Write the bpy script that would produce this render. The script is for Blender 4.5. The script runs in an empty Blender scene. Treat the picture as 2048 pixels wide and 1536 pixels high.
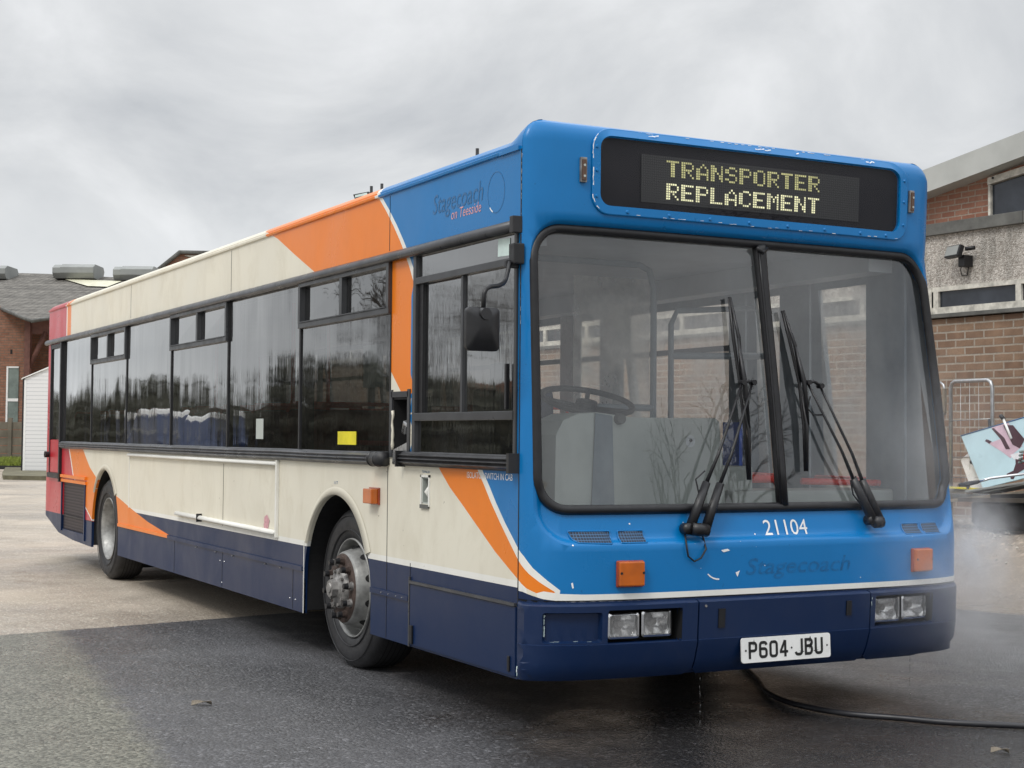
import bpy, bmesh, math, random
import numpy as np
from mathutils import Vector, Matrix, Euler
from mathutils.geometry import delaunay_2d_cdt
random.seed(7)
sc = bpy.context.scene
COL = sc.collection
PI = math.pi

# ------------------------------------------------------------------ camera
CAM_POS = Vector((6.04, -3.225, 1.353))
ya, pt, ro, FPX = -.4834, .0387, .0085, 3031.
fw = Vector((-math.cos(ya)*math.cos(pt), -math.sin(ya)*math.cos(pt), math.sin(pt)))
rt = fw.cross(Vector((0, 0, 1))).normalized(); upv = rt.cross(fw)
Rv = rt*math.cos(ro)+upv*math.sin(ro); Uv = upv*math.cos(ro)-rt*math.sin(ro)
cam = bpy.data.cameras.new('camera'); camo = bpy.data.objects.new('camera', cam); COL.objects.link(camo)
camo.matrix_world = Matrix(((Rv.x, Uv.x, -fw.x, CAM_POS.x), (Rv.y, Uv.y, -fw.y, CAM_POS.y), (Rv.z, Uv.z, -fw.z, CAM_POS.z), (0, 0, 0, 1)))
cam.sensor_fit = 'HORIZONTAL'; cam.sensor_width = 36; cam.lens = FPX/2048*36
cam.shift_x = 5.6/2048; cam.shift_y = -13.1/2048
cam.clip_start = .05; cam.clip_end = 2000
sc.camera = camo

# ------------------------------------------------------------------ light
SUN_EL, SUN_AZ = math.radians(48), math.radians(-62)    # azimuth of the sun seen from the bus, from +X toward +Y
w = bpy.data.worlds.new('World'); sc.world = w; w.use_nodes = True
nt = w.node_tree; nt.nodes.clear()
def N(nt, t, **k):
    n = nt.nodes.new(t)
    for a, b in k.items():
        if a in n.inputs.keys() if isinstance(a, str) else False: n.inputs[a].default_value = b
        else: setattr(n, a, b)
    return n
def lk(nt, a, b): nt.links.new(a, b)
out = N(nt, 'ShaderNodeOutputWorld'); bg = N(nt, 'ShaderNodeBackground'); bg.inputs[1].default_value = .1
sky = N(nt, 'ShaderNodeTexSky'); sky.sky_type = 'NISHITA'; sky.sun_disc = False
sky.sun_elevation = SUN_EL; sky.sun_rotation = PI/2-SUN_AZ
tc = N(nt, 'ShaderNodeTexCoord')
sep = N(nt, 'ShaderNodeSeparateXYZ'); lk(nt, tc.outputs['Generated'], sep.inputs[0])
# clouds: direction projected on a plane overhead
zz = N(nt, 'ShaderNodeMath', operation='MAXIMUM'); lk(nt, sep.outputs['Z'], zz.inputs[0]); zz.inputs[1].default_value = 0
za = N(nt, 'ShaderNodeMath', operation='ADD'); lk(nt, zz.outputs[0], za.inputs[0]); za.inputs[1].default_value = .42
dx = N(nt, 'ShaderNodeMath', operation='DIVIDE'); lk(nt, sep.outputs['X'], dx.inputs[0]); lk(nt, za.outputs[0], dx.inputs[1])
dy = N(nt, 'ShaderNodeMath', operation='DIVIDE'); lk(nt, sep.outputs['Y'], dy.inputs[0]); lk(nt, za.outputs[0], dy.inputs[1])
cv = N(nt, 'ShaderNodeCombineXYZ'); lk(nt, dx.outputs[0], cv.inputs[0]); lk(nt, dy.outputs[0], cv.inputs[1])
n1 = N(nt, 'ShaderNodeTexNoise'); n1.inputs['Scale'].default_value = 2.6; n1.inputs['Detail'].default_value = 10; n1.inputs['Roughness'].default_value = .56; n1.inputs['Distortion'].default_value = .5
lk(nt, cv.outputs[0], n1.inputs['Vector'])
n2 = N(nt, 'ShaderNodeTexNoise'); n2.inputs['Scale'].default_value = .9; n2.inputs['Detail'].default_value = 3; lk(nt, cv.outputs[0], n2.inputs['Vector'])
nm = N(nt, 'ShaderNodeMath', operation='MULTIPLY_ADD'); lk(nt, n2.outputs['Fac'], nm.inputs[0]); nm.inputs[1].default_value = .55
nh = N(nt, 'ShaderNodeMath', operation='MULTIPLY_ADD'); lk(nt, n1.outputs['Fac'], nh.inputs[0]); nh.inputs[1].default_value = .75; nh.inputs[2].default_value = -.15; lk(nt, nh.outputs[0], nm.inputs[2])
rp = N(nt, 'ShaderNodeValToRGB'); lk(nt, nm.outputs[0], rp.inputs[0])
e = rp.color_ramp.elements
e[0].position = .32; e[0].color = (.42, .44, .475, 1); e[1].position = .68; e[1].color = (.90, .91, .925, 1)
x = e.new(.42); x.color = (.57, .59, .615, 1); x = e.new(.55); x.color = (.72, .735, .75, 1)
# paler and flatter low down, brighter high overhead as an overcast dome is
mr = N(nt, 'ShaderNodeMapRange'); lk(nt, sep.outputs['Z'], mr.inputs[0]); mr.inputs[1].default_value = .0; mr.inputs[2].default_value = .17; mr.inputs[3].default_value = .75; mr.inputs[4].default_value = 0
mxh = N(nt, 'ShaderNodeMixRGB'); lk(nt, mr.outputs[0], mxh.inputs[0]); lk(nt, rp.outputs[0], mxh.inputs[1]); mxh.inputs[2].default_value = (.80, .83, .85, 1)
mz = N(nt, 'ShaderNodeMapRange'); lk(nt, sep.outputs['Z'], mz.inputs[0]); mz.inputs[1].default_value = .33; mz.inputs[2].default_value = .9; mz.inputs[3].default_value = 10.3; mz.inputs[4].default_value = 30.0
vm = N(nt, 'ShaderNodeVectorMath', operation='SCALE'); lk(nt, mxh.outputs[0], vm.inputs[0]); lk(nt, mz.outputs[0], vm.inputs['Scale'])
mx = N(nt, 'ShaderNodeMixRGB'); mx.inputs[0].default_value = .96; lk(nt, sky.outputs[0], mx.inputs[1]); lk(nt, vm.outputs[0], mx.inputs[2])
lk(nt, mx.outputs[0], bg.inputs[0]); lk(nt, bg.outputs[0], out.inputs[0])
sl = bpy.data.lights.new('sun', 'SUN'); sl.energy = 1.15; sl.angle = math.radians(14); sl.color = (1, .965, .91)
so = bpy.data.objects.new('sun', sl); COL.objects.link(so)
sd = Vector((math.cos(SUN_EL)*math.cos(SUN_AZ), math.cos(SUN_EL)*math.sin(SUN_AZ), math.sin(SUN_EL)))
so.rotation_euler = sd.to_track_quat('Z', 'Y').to_euler(); so.location = (20, -30, 30)
vs = sc.view_settings; vs.view_transform = 'Standard'; vs.look = 'None'; vs.exposure = 0; vs.gamma = 1; vs.use_curve_mapping = False
sc.cycles.max_bounces = 10; sc.cycles.transparent_max_bounces = 16; sc.cycles.volume_bounces = 3

# ------------------------------------------------------------------ materials
def newmat(name):
    m = bpy.data.materials.new(name); m.use_nodes = True
    return m, m.node_tree, m.node_tree.nodes['Principled BSDF']
def coords(nt, scale=(1, 1, 1), out='Object'):
    t = N(nt, 'ShaderNodeTexCoord'); mp = N(nt, 'ShaderNodeMapping'); mp.inputs['Scale'].default_value = scale
    lk(nt, t.outputs[out], mp.inputs[0]); return mp.outputs[0]
def noise(nt, vec, scale, detail=4, rough=.5, dist=0):
    n = N(nt, 'ShaderNodeTexNoise'); n.inputs['Scale'].default_value = scale; n.inputs['Detail'].default_value = detail
    n.inputs['Roughness'].default_value = rough; n.inputs['Distortion'].default_value = dist
    if vec is not None: lk(nt, vec, n.inputs['Vector'])
    return n.outputs['Fac']
def rng(nt, v, a, b, c, d):
    m = N(nt, 'ShaderNodeMapRange'); lk(nt, v, m.inputs[0])
    for i, q in enumerate((a, b, c, d)): m.inputs[i+1].default_value = q
    return m.outputs[0]
def mixc(nt, f, a, b, bt='MIX'):
    m = N(nt, 'ShaderNodeMixRGB'); m.blend_type = bt
    for i, q in enumerate((f, a, b)):
        if hasattr(q, 'default_value') or hasattr(q, 'links'): lk(nt, q, m.inputs[i])
        else: m.inputs[i].default_value = q if i == 0 else (*q, 1)
    return m.outputs[0]
def mul(nt, a, b):
    m = N(nt, 'ShaderNodeMath', operation='MULTIPLY'); lk(nt, a, m.inputs[0])
    if isinstance(b, (int, float)): m.inputs[1].default_value = b
    else: lk(nt, b, m.inputs[1])
    return m.outputs[0]
def bump(nt, b, h, strength, dist=.01):
    n = N(nt, 'ShaderNodeBump'); n.inputs['Strength'].default_value = strength; n.inputs['Distance'].default_value = dist
    lk(nt, h, n.inputs['Height']); lk(nt, n.outputs[0], b.inputs['Normal']); return n
def simple(name, c, r=.5, metal=0, var=.15, vs_=8, bmp=0, bsc=60, spec=.5, coat=0):
    m, nt, b = newmat(name); v = coords(nt)
    f = noise(nt, v, vs_, 5, .6)
    c2 = tuple(q*(1-var) for q in c); c1 = tuple(min(1, q*(1+var)) for q in c)
    lk(nt, mixc(nt, rng(nt, f, .3, .7, 0, 1), c2, c1), b.inputs['Base Color'])
    lk(nt, rng(nt, noise(nt, v, vs_*2.3, 4), .3, .7, max(.02, r-.08), min(1, r+.08)), b.inputs['Roughness'])
    b.inputs['Metallic'].default_value = metal; b.inputs['Specular IOR Level'].default_value = spec
    b.inputs['Coat Weight'].default_value = coat; b.inputs['Coat Roughness'].default_value = .1
    if bmp: bump(nt, b, noise(nt, v, bsc, 4), bmp, .004)
    return m
def paint(name, c, grime=(.25, .22, .16), amount=.25, rough=.28, coat=.25, spec=.38):
    """old vehicle paint: vertical run marks, dull patches, slight ripples in the sheet"""
    m, nt, b = newmat(name)
    vz = coords(nt, (2.6, 2.6, 1.3)); v = coords(nt)
    st = noise(nt, vz, 1.7, 8, .7, .5); bl = noise(nt, v, 1.6, 6, .6, .4); fi = noise(nt, v, 45, 4, .6)
    f = mul(nt, rng(nt, st, .45, .72, 0, 1), rng(nt, bl, .35, .65, .2, 1))
    f = mul(nt, f, amount)
    col = mixc(nt, f, c, grime)
    col = mixc(nt, rng(nt, bl, .35, .7, 0, .18), col, tuple(min(1, q*1.25+.001) for q in c))
    spk = N(nt, 'ShaderNodeMath', operation='GREATER_THAN'); lk(nt, noise(nt, v, 30, 2, .5), spk.inputs[0]); spk.inputs[1].default_value = .745
    col = mixc(nt, mul(nt, spk.outputs[0], .55*amount*2), col, tuple(q*.45 for q in grime))
    lk(nt, col, b.inputs['Base Color'])
    lk(nt, rng(nt, bl, .3, .7, rough-.08, rough+.16), b.inputs['Roughness'])
    b.inputs['Coat Weight'].default_value = coat; b.inputs['Coat Roughness'].default_value = .08; b.inputs['Specular IOR Level'].default_value = spec
    hb = N(nt, 'ShaderNodeMath', operation='ADD'); lk(nt, mul(nt, noise(nt, v, 1.7, 2, .4), 1.0), hb.inputs[0]); lk(nt, mul(nt, fi, .012), hb.inputs[1])
    bump(nt, b, hb.outputs[0], .25, .02)
    return m
M = {}
M['cream'] = paint('cream_paint', (.74, .70, .585), (.44, .38, .26), .5, .38, .05)
M['orange'] = paint('orange_paint', (.80, .205, .012), (.45, .12, .02), .2, .3, .08)
M['blue'] = paint('blue_paint', (.0, .162, .44), (.0, .11, .27), .3, .28, .1)
M['white'] = paint('white_paint', (.80, .79, .74), (.45, .42, .33), .35, .35, .1)
M['navy'] = paint('navy_paint', (.002, .016, .064), (.02, .032, .07), .45, .36, .05)
M['red'] = paint('red_paint', (.50, .022, .035), (.33, .05, .05), .4, .3, .25)
M['black'] = simple('black_trim', (.018, .018, .02), .42, 0, .3, 6)
M['rubber'] = simple('rubber', (.010, .010, .012), .42, 0, .3, 20)
M['greytrim'] = simple('grey_rubber_trim', (.05, .052, .058), .33, 0, .35, 5)
M['darkvoid'] = simple('dark_interior', (.008, .008, .009), .8)
M['frame'] = simple('dark_window_frame', (.04, .042, .046), .35, 0, .2, 5)
M['tyre'] = simple('tyre_rubber', (.022, .022, .024), .55, 0, .35, 9, .3, 90)
M['rim'] = simple('worn_silver_wheel', (.30, .30, .29), .48, .45, .45, 10, .25, 50)
M['rust'] = simple('rusty_hub_face', (.07, .048, .04), .75, .2, .45, 22, .5, 70)
M['hubgrey'] = simple('grimy_hub_metal', (.26, .25, .24), .5, .5, .45, 25, .3, 80)
M['chrome'] = simple('lamp_chrome', (.75, .75, .76), .12, 1, .1)
M['alu'] = simple('bare_aluminium', (.55, .55, .55), .3, .9, .25, 15)
M['galv'] = simple('galvanised_steel', (.42, .43, .44), .38, .8, .25, 18)
M['ghost'] = simple('faint_lettering', (.0, .125, .34), .5, 0, .3, 30)
M['ghost2'] = simple('faded_side_lettering', (.03, .13, .30), .5, 0, .3, 30)
M['pinktext'] = simple('pale_pink_lettering', (.62, .33, .36), .5, 0, .3, 60)
M['whitetext'] = simple('white_lettering', (.85, .85, .84), .45)
M['whitepl'] = simple('white_plate', (.82, .82, .80), .3, 0, .05)
M['blacktx'] = simple('black_characters', (.012, .012, .012), .4)
M['grey_in'] = simple('grey_interior_moulding', (.44, .47, .44), .55, 0, .12, 3)
M['grey_li'] = simple('light_grey_lining', (.58, .61, .63), .6, 0, .08, 3)
M['floor_in'] = simple('bus_floor_vinyl', (.12, .12, .13), .6)
M['bluegrey'] = simple('blue_grey_pillar', (.20, .235, .265), .5)
M['redrail'] = simple('red_handrail', (.85, .04, .02), .3)
M['seatblue'] = simple('seat_moquette', (.02, .03, .08), .9)
M['seatred'] = simple('seat_back_red', (.20, .03, .03), .7)
M['yellow'] = simple('yellow_sticker', (.72, .62, .01), .5)
M['sticker'] = simple('pale_sticker', (.62, .75, .72), .5)
M['bluepanel'] = simple('blue_panel', (.06, .15, .65), .5)
M['brown_h'] = simple('hose_rubber', (.02, .02, .024), .4)
M['board'] = simple('display_board', (.006, .005, .009), .5, 0, .1, 3, 0, 60, .2)

def glass(name, tint=(.5, .52, .52), boost=1.0, haze=.0, wav=0., streaks=False, rough=.0, hazecol=(.7, .72, .74)):
    """one sheet of glass: tinted transparency under a Fresnel reflection, plus a thin film of dirt, wet or painted-in brightness"""
    m = bpy.data.materials.new(name); m.use_nodes = True; nt = m.node_tree; nt.nodes.clear()
    o = N(nt, 'ShaderNodeOutputMaterial'); tr = N(nt, 'ShaderNodeBsdfTransparent'); tr.inputs[0].default_value = (*tint, 1)
    gl = N(nt, 'ShaderNodeBsdfGlossy'); gl.inputs['Roughness'].default_value = rough; gl.inputs['Color'].default_value = (1, 1, 1, 1)
    fr = N(nt, 'ShaderNodeFresnel'); fr.inputs['IOR'].default_value = 1.5
    f = mul(nt, fr.outputs[0], boost)
    mn = N(nt, 'ShaderNodeMath', operation='MINIMUM'); lk(nt, f, mn.inputs[0]); mn.inputs[1].default_value = .95
    mx1 = N(nt, 'ShaderNodeMixShader'); lk(nt, mn.outputs[0], mx1.inputs[0]); lk(nt, tr.outputs[0], mx1.inputs[1]); lk(nt, gl.outputs[0], mx1.inputs[2])
    last = mx1.outputs[0]
    v = coords(nt)
    if haze:
        df = N(nt, 'ShaderNodeBsdfDiffuse'); df.inputs[0].default_value = (*hazecol, 1)
        tl = N(nt, 'ShaderNodeBsdfTranslucent'); tl.inputs[0].default_value = (*hazecol, 1)
        md = N(nt, 'ShaderNodeMixShader'); md.inputs[0].default_value = .35; lk(nt, df.outputs[0], md.inputs[1]); lk(nt, tl.outputs[0], md.inputs[2])
        vz = coords(nt, (1, 1, .12) if streaks else (1, 1, 1))
        h = rng(nt, noise(nt, vz, 9 if streaks else 3, 7, .6), .3, .75, haze*.25, haze*1.75)
        h2 = mul(nt, h, rng(nt, noise(nt, v, 1.2, 3), .3, .7, .35, 1.5))
        mx2 = N(nt, 'ShaderNodeMixShader'); lk(nt, h2, mx2.inputs[0]); lk(nt, last, mx2.inputs[1]); lk(nt, md.outputs[0], mx2.inputs[2]); last = mx2.outputs[0]
    if wav:
        bp = N(nt, 'ShaderNodeBump'); bp.inputs['Strength'].default_value = 1; bp.inputs['Distance'].default_value = wav
        va = coords(nt, (1.2, 1, .5)); vb = coords(nt, (14, 14, .5))
        a = noise(nt, va, 1.3, 2, .5); b2 = noise(nt, vb, 1.5, 4, .6)
        ad = N(nt, 'ShaderNodeMath', operation='ADD'); lk(nt, mul(nt, a, 1.), ad.inputs[0]); lk(nt, mul(nt, b2, .055 if streaks else .01), ad.inputs[1])
        lk(nt, ad.outputs[0], bp.inputs['Height']); lk(nt, bp.outputs[0], gl.inputs['Normal']); lk(nt, bp.outputs[0], fr.inputs['Normal'])
    lk(nt, last, o.inputs[0]); return m
M['sideglass'] = glass('wet_tinted_side_glass', (.20, .205, .21), 2.1, .012, .010, True, .02)
M['cabglass'] = glass('cab_side_glass', (.10, .11, .11), 3.2, .02, .006, True, .02)
M['hopglass'] = glass('hopper_window_glass', (.13, .13, .16), 2.2, .01, .004, False, .01)
M['screen'] = glass('windscreen_glass', (.95, .97, .98), 2.6, .055, .002, False, .0, (.66, .72, .76))  # film is dirt plus a painted bluish veil of sky light
M['farglass'] = glass('nearside_glass', (.94, .93, .90), .8, .58, 0, False, .02, (.90, .86, .79))
M['lens'] = glass('headlamp_glass', (.85, .85, .84), 1.3, .05, .001, False, .02)
M['dispglass'] = glass('display_glass', (.9, .9, .92), .45, .004, 0, False, .02)
M['headlens'] = glass('ribbed_headlamp_glass', (.9, .9, .9), 1.3, .16, .002, False, .03, (.9, .9, .9))  # whitish film painted on the glass to brighten the dark lamps
M['silver'] = simple('lamp_reflector_silver', (.98, .98, .98), .14, .9, .1, 26, 1.0, 22)
M['winglass'] = simple('dark_building_glass', (.03, .035, .045), .12, 0, .4, 3)

def amber(name, c=(.58, .125, .002)):
    m, nt, b = newmat(name); v = coords(nt)
    wv = N(nt, 'ShaderNodeTexWave'); wv.inputs['Scale'].default_value = 45; lk(nt, v, wv.inputs[0])
    lk(nt, mixc(nt, rng(nt, noise(nt, v, 14, 3), .3, .7, 0, 1), tuple(q*.75 for q in c), c), b.inputs['Base Color'])
    b.inputs['Roughness'].default_value = .15; b.inputs['Coat Weight'].default_value = .5
    bump(nt, b, wv.outputs['Fac'], .25, .002); return m
M['amber'] = amber('amber_lens'); M['amberdark'] = amber('dark_amber_lens', (.35, .05, .01)); M['marker'] = amber('brown_marker_lens', (.10, .045, .02))

def ground_mat(name, c1, c2, grain=130, wet=(.25, .7), bm=.6, stain=(.5, .45, .4), sc_l=.35, blend=None, wetc=None):
    m, nt, b = newmat(name); v = coords(nt)
    vo = N(nt, 'ShaderNodeTexVoronoi'); vo.inputs['Scale'].default_value = grain; lk(nt, v, vo.inputs['Vector'])
    hs = N(nt, 'ShaderNodeSeparateColor'); lk(nt, vo.outputs['Color'], hs.inputs[0])
    fine = noise(nt, v, grain*.55, 5, .7); big = noise(nt, v, sc_l, 6, .6, .5); mid = noise(nt, v, 2.6, 6, .62, .3)
    col = mixc(nt, hs.outputs[0], c1, c2)
    col = mixc(nt, rng(nt, fine, .35, .66, 0, .8), col, tuple(q*.5 for q in c1))
    spk = N(nt, 'ShaderNodeMath', operation='GREATER_THAN'); lk(nt, hs.outputs[1], spk.inputs[0]); spk.inputs[1].default_value = .93
    col = mixc(nt, mul(nt, spk.outputs[0], .5), col, tuple(min(1, q*2.2) for q in c2))
    col = mixc(nt, rng(nt, mid, .4, .68, 0, .4), col, tuple(c1[i]*stain[i] for i in range(3)))
    col = mixc(nt, rng(nt, big, .38, .62, 0, .5), col, tuple(min(1, q*1.1) for q in c2))
    if blend:   # older, greyer surfacing where the new strip feathers out
        s = N(nt, 'ShaderNodeSeparateXYZ'); lk(nt, v, s.inputs[0])
        l1 = N(nt, 'ShaderNodeMath', operation='MULTIPLY_ADD'); lk(nt, s.outputs['X'], l1.inputs[0]); l1.inputs[1].default_value = .105; lk(nt, s.outputs['Y'], l1.inputs[2])
        l2 = N(nt, 'ShaderNodeMath', operation='MULTIPLY_ADD'); lk(nt, noise(nt, v, 3.5, 8, .75), l2.inputs[0]); l2.inputs[1].default_value = .35; lk(nt, l1.outputs[0], l2.inputs[2])
        msk = rng(nt, l2.outputs[0], -1.46, -1.32, 1, 0)
        ob = mixc(nt, hs.outputs[0], *blend); ob = mixc(nt, rng(nt, fine, .35, .66, 0, .6), ob, blend[0]); ob = mixc(nt, rng(nt, mid, .4, .68, 0, .35), ob, tuple(q*.8 for q in blend[0])); col = mixc(nt, msk, col, ob)
    lk(nt, col, b.inputs['Base Color'])
    r = N(nt, 'ShaderNodeMath', operation='ADD'); lk(nt, rng(nt, big, .36, .6, 0, .6), r.inputs[0]); lk(nt, rng(nt, mid, .35, .65, 0, .4), r.inputs[1])
    ro = rng(nt, r.outputs[0], .2, .8, wet[0], wet[1])
    if wetc:    # soaked patch where the wash water runs off the bus front
        mp = N(nt, 'ShaderNodeMapping'); mp.vector_type = 'TEXTURE'; mp.inputs['Location'].default_value = (wetc[0], wetc[1], 0); mp.inputs['Scale'].default_value = (wetc[2], wetc[3], 1); mp.inputs['Rotation'].default_value = (0, 0, .9); lk(nt, v, mp.inputs[0])
        ln = N(nt, 'ShaderNodeVectorMath', operation='LENGTH'); lk(nt, mp.outputs[0], ln.inputs[0])
        ad = N(nt, 'ShaderNodeMath', operation='MULTIPLY_ADD'); lk(nt, noise(nt, v, 1.6, 7, .65, .4), ad.inputs[0]); ad.inputs[1].default_value = 1.1; lk(nt, ln.outputs['Value'], ad.inputs[2])
        wm = rng(nt, ad.outputs[0], 1.25, 1.6, 1, 0)
        col = mixc(nt, mul(nt, wm, .72), col, (.010, .009, .009)); lk(nt, col, b.inputs['Base Color'])
        rr_ = N(nt, 'ShaderNodeMath', operation='MULTIPLY_ADD'); lk(nt, wm, rr_.inputs[0]); rr_.inputs[1].default_value = -.16; lk(nt, ro, rr_.inputs[2]); ro = rr_.outputs[0]
    lk(nt, ro, b.inputs['Roughness'])
    b.inputs['Specular IOR Level'].default_value = .5
    hh = N(nt, 'ShaderNodeMath', operation='ADD'); lk(nt, mul(nt, vo.outputs['Distance'], -.8), hh.inputs[0]); lk(nt, fine, hh.inputs[1])
    bump(nt, b, hh.outputs[0], bm, .006)
    return m
M['tan'] = ground_mat('old_tan_asphalt', (.24, .20, .16), (.55, .475, .385), 85, (.30, .72), .6, (.6, .58, .55))
M['asphalt'] = ground_mat('new_dark_wet_asphalt', (.012, .012, .014), (.135, .135, .142), 66, (.26, .5), 1.0, (.7, .7, .7), wetc=(1.15, 1.25, 1.9, 1.45), blend=((.05, .05, .036), (.32, .31, .25)))
M['gravel'] = ground_mat('gravelly_soil', (.12, .095, .07), (.36, .30, .24), 26, (.6, .9), 1.0, (.5, .45, .4), 1.2)
M['wetmud'] = ground_mat('wet_brown_surface', (.17, .135, .10), (.27, .22, .17), 90, (.12, .45), .35, (.7, .65, .6))
M['grass'] = simple('grass_green', (.11, .15, .025), .8, 0, .5, 14)
M['stone'] = simple('gravel_stones', (.42, .38, .33), .8, 0, .4, 9)

def brick(name, c1, c2, mort, bw=.262, bh=.088, mo=.011, dirt=.35, hue=None):
    m, nt, b = newmat(name)
    t = N(nt, 'ShaderNodeTexCoord'); s = N(nt, 'ShaderNodeSeparateXYZ'); lk(nt, t.outputs['Object'], s.inputs[0])
    c = N(nt, 'ShaderNodeCombineXYZ'); lk(nt, s.outputs['X'], c.inputs[0]); lk(nt, s.outputs['Z'], c.inputs[1]); lk(nt, s.outputs['Y'], c.inputs[2])
    bt = N(nt, 'ShaderNodeTexBrick'); bt.inputs['Scale'].default_value = 1; bt.inputs['Brick Width'].default_value = bw; bt.inputs['Row Height'].default_value = bh
    bt.inputs['Mortar Size'].default_value = mo; bt.inputs['Mortar Smooth'].default_value = .25; bt.inputs['Bias'].default_value = 0
    bt.inputs['Color1'].default_value = (*c1, 1); bt.inputs['Color2'].default_value = (*c2, 1); bt.inputs['Mortar'].default_value = (*mort, 1)
    jit = N(nt, 'ShaderNodeVectorMath', operation='SCALE'); nn = N(nt, 'ShaderNodeTexNoise'); nn.inputs['Scale'].default_value = 9
    lk(nt, t.outputs['Object'], nn.inputs['Vector']); lk(nt, nn.outputs['Color'], jit.inputs[0]); jit.inputs['Scale'].default_value = .008
    av = N(nt, 'ShaderNodeVectorMath', operation='ADD'); lk(nt, c.outputs[0], av.inputs[0]); lk(nt, jit.outputs[0], av.inputs[1])
    lk(nt, av.outputs[0], bt.inputs['Vector'])
    v = t.outputs['Object']
    a = noise(nt, v, 1.1, 6, .65, .5); f = noise(nt, v, 40, 5, .7); mn = noise(nt, v, 5, 4)
    col = mixc(nt, rng(nt, a, .4, .7, 0, dirt), bt.outputs['Color'], tuple(q*.35 for q in c1))
    col = mixc(nt, rng(nt, f, .35, .7, 0, .45), col, tuple(q*.55 for q in c1))
    col = mixc(nt, rng(nt, mn, .45, .75, 0, .35), col, tuple(min(1, q*1.35) for q in c2))
    lk(nt, col, b.inputs['Base Color']); b.inputs['Roughness'].default_value = .85
    h = N(nt, 'ShaderNodeMath', operation='SUBTRACT'); lk(nt, mul(nt, f, .3), h.inputs[0]); lk(nt, bt.outputs['Fac'], h.inputs[1])
    bump(nt, b, h.outputs[0], .7, .008); return m
M['brick'] = brick('brown_brick', (.20, .118, .076), (.31, .205, .135), (.42, .38, .32))
M['brickup'] = brick('upper_red_brick', (.30, .13, .085), (.37, .19, .13), (.40, .34, .28), .19, .064, .009)
M['brickfar'] = brick('far_brick', (.26, .11, .065), (.33, .17, .11), (.16, .13, .10), .31, .105, .016)
def pebble(name):
    m, nt, b = newmat(name); v = coords(nt)
    vo = N(nt, 'ShaderNodeTexVoronoi'); vo.inputs['Scale'].default_value = 70; lk(nt, v, vo.inputs['Vector'])
    s = N(nt, 'ShaderNodeSeparateColor'); lk(nt, vo.outputs['Color'], s.inputs[0])
    col = mixc(nt, s.outputs[0], (.30, .265, .23), (.66, .62, .57))
    vz = coords(nt, (3, 1, .5)); col = mixc(nt, rng(nt, noise(nt, vz, 1.5, 6, .6), .5, .68, 0, .55), col, (.10, .10, .085))
    lk(nt, col, b.inputs['Base Color']); b.inputs['Roughness'].default_value = .9; bump(nt, b, mul(nt, vo.outputs['Distance'], -1.), .8, .01); return m
M['pebble'] = pebble('pebbledash')
M['concrete'] = simple('dark_concrete', (.12, .12, .112), .85, 0, .35, 5, .4, 40)
M['fascia'] = simple('pale_grey_fascia', (.44, .45, .43), .6, 0, .12, 2)
M['oldwhite'] = simple('peeling_white_frame', (.56, .54, .48), .7, 0, .35, 12, .3, 40)
M['rustbeam'] = simple('rust_brown_steel', (.14, .06, .045), .7, 0, .35, 4)
M['fencec'] = simple('weathered_concrete_panel', (.15, .13, .10), .9, 0, .35, 1.2, .3, 10)
M['ventgrey'] = simple('grey_ridge_vent', (.26, .27, .26), .6, 0, .15, 1)
M['wood'] = simple('weathered_timber', (.20, .17, .13), .8, 0, .35, 7)
M['glove'] = simple('grey_green_glove', (.20, .25, .23), .8, 0, .25, 30)
M['redplastic'] = simple('red_plastic', (.72, .03, .015), .35)
M['jacket'] = simple('dark_navy_jacket', (.02, .025, .05), .85)
M['trousers'] = simple('dark_work_trousers', (.03, .03, .035), .85)
M['skin'] = simple('skin', (.55, .33, .25), .55, 0, .08)
M['hair'] = simple('brown_hair', (.06, .035, .02), .7)
M['boot'] = simple('black_boot', (.02, .02, .02), .5)
M['bark'] = simple('dark_bark', (.06, .05, .04), .9)
M['leafdark'] = simple('dull_olive_foliage', (.06, .06, .04), .8, 0, .5, 6)

def roof_corr():
    m, nt, b = newmat('corrugated_cement_roof'); v = coords(nt)
    wv = N(nt, 'ShaderNodeTexWave'); wv.bands_direction = 'X'; wv.inputs['Scale'].default_value = 1.15; lk(nt, v, wv.inputs[0])
    a = noise(nt, v, 2.4, 9, .8, .3)
    col = mixc(nt, rng(nt, a, .35, .65, 0, 1), (.055, .05, .043), (.24, .225, .20))
    vy = coords(nt, (.15, 1, 1)); st = noise(nt, vy, 2.2, 4, .6)
    col = mixc(nt, rng(nt, st, .45, .62, 0, .6), col, (.06, .056, .05))
    lk(nt, col, b.inputs['Base Color']); b.inputs['Roughness'].default_value = .9; bump(nt, b, wv.outputs['Fac'], .8, .06); return m
M['corr'] = roof_corr()
def clad():
    m, nt, b = newmat('white_horizontal_cladding'); t = N(nt, 'ShaderNodeTexCoord'); s = N(nt, 'ShaderNodeSeparateXYZ'); lk(nt, t.outputs['Object'], s.inputs[0])
    md = N(nt, 'ShaderNodeMath', operation='MODULO'); lk(nt, s.outputs['Z'], md.inputs[0]); md.inputs[1].default_value = .126
    g = N(nt, 'ShaderNodeMath', operation='LESS_THAN'); lk(nt, md.outputs[0], g.inputs[0]); g.inputs[1].default_value = .018
    lk(nt, mixc(nt, mul(nt, g.outputs[0], .6), (.80, .80, .80), (.35, .37, .38)), b.inputs['Base Color']); b.inputs['Roughness'].default_value = .4
    bump(nt, b, md.outputs[0], .6, .1); return m
M['clad'] = clad()
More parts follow.
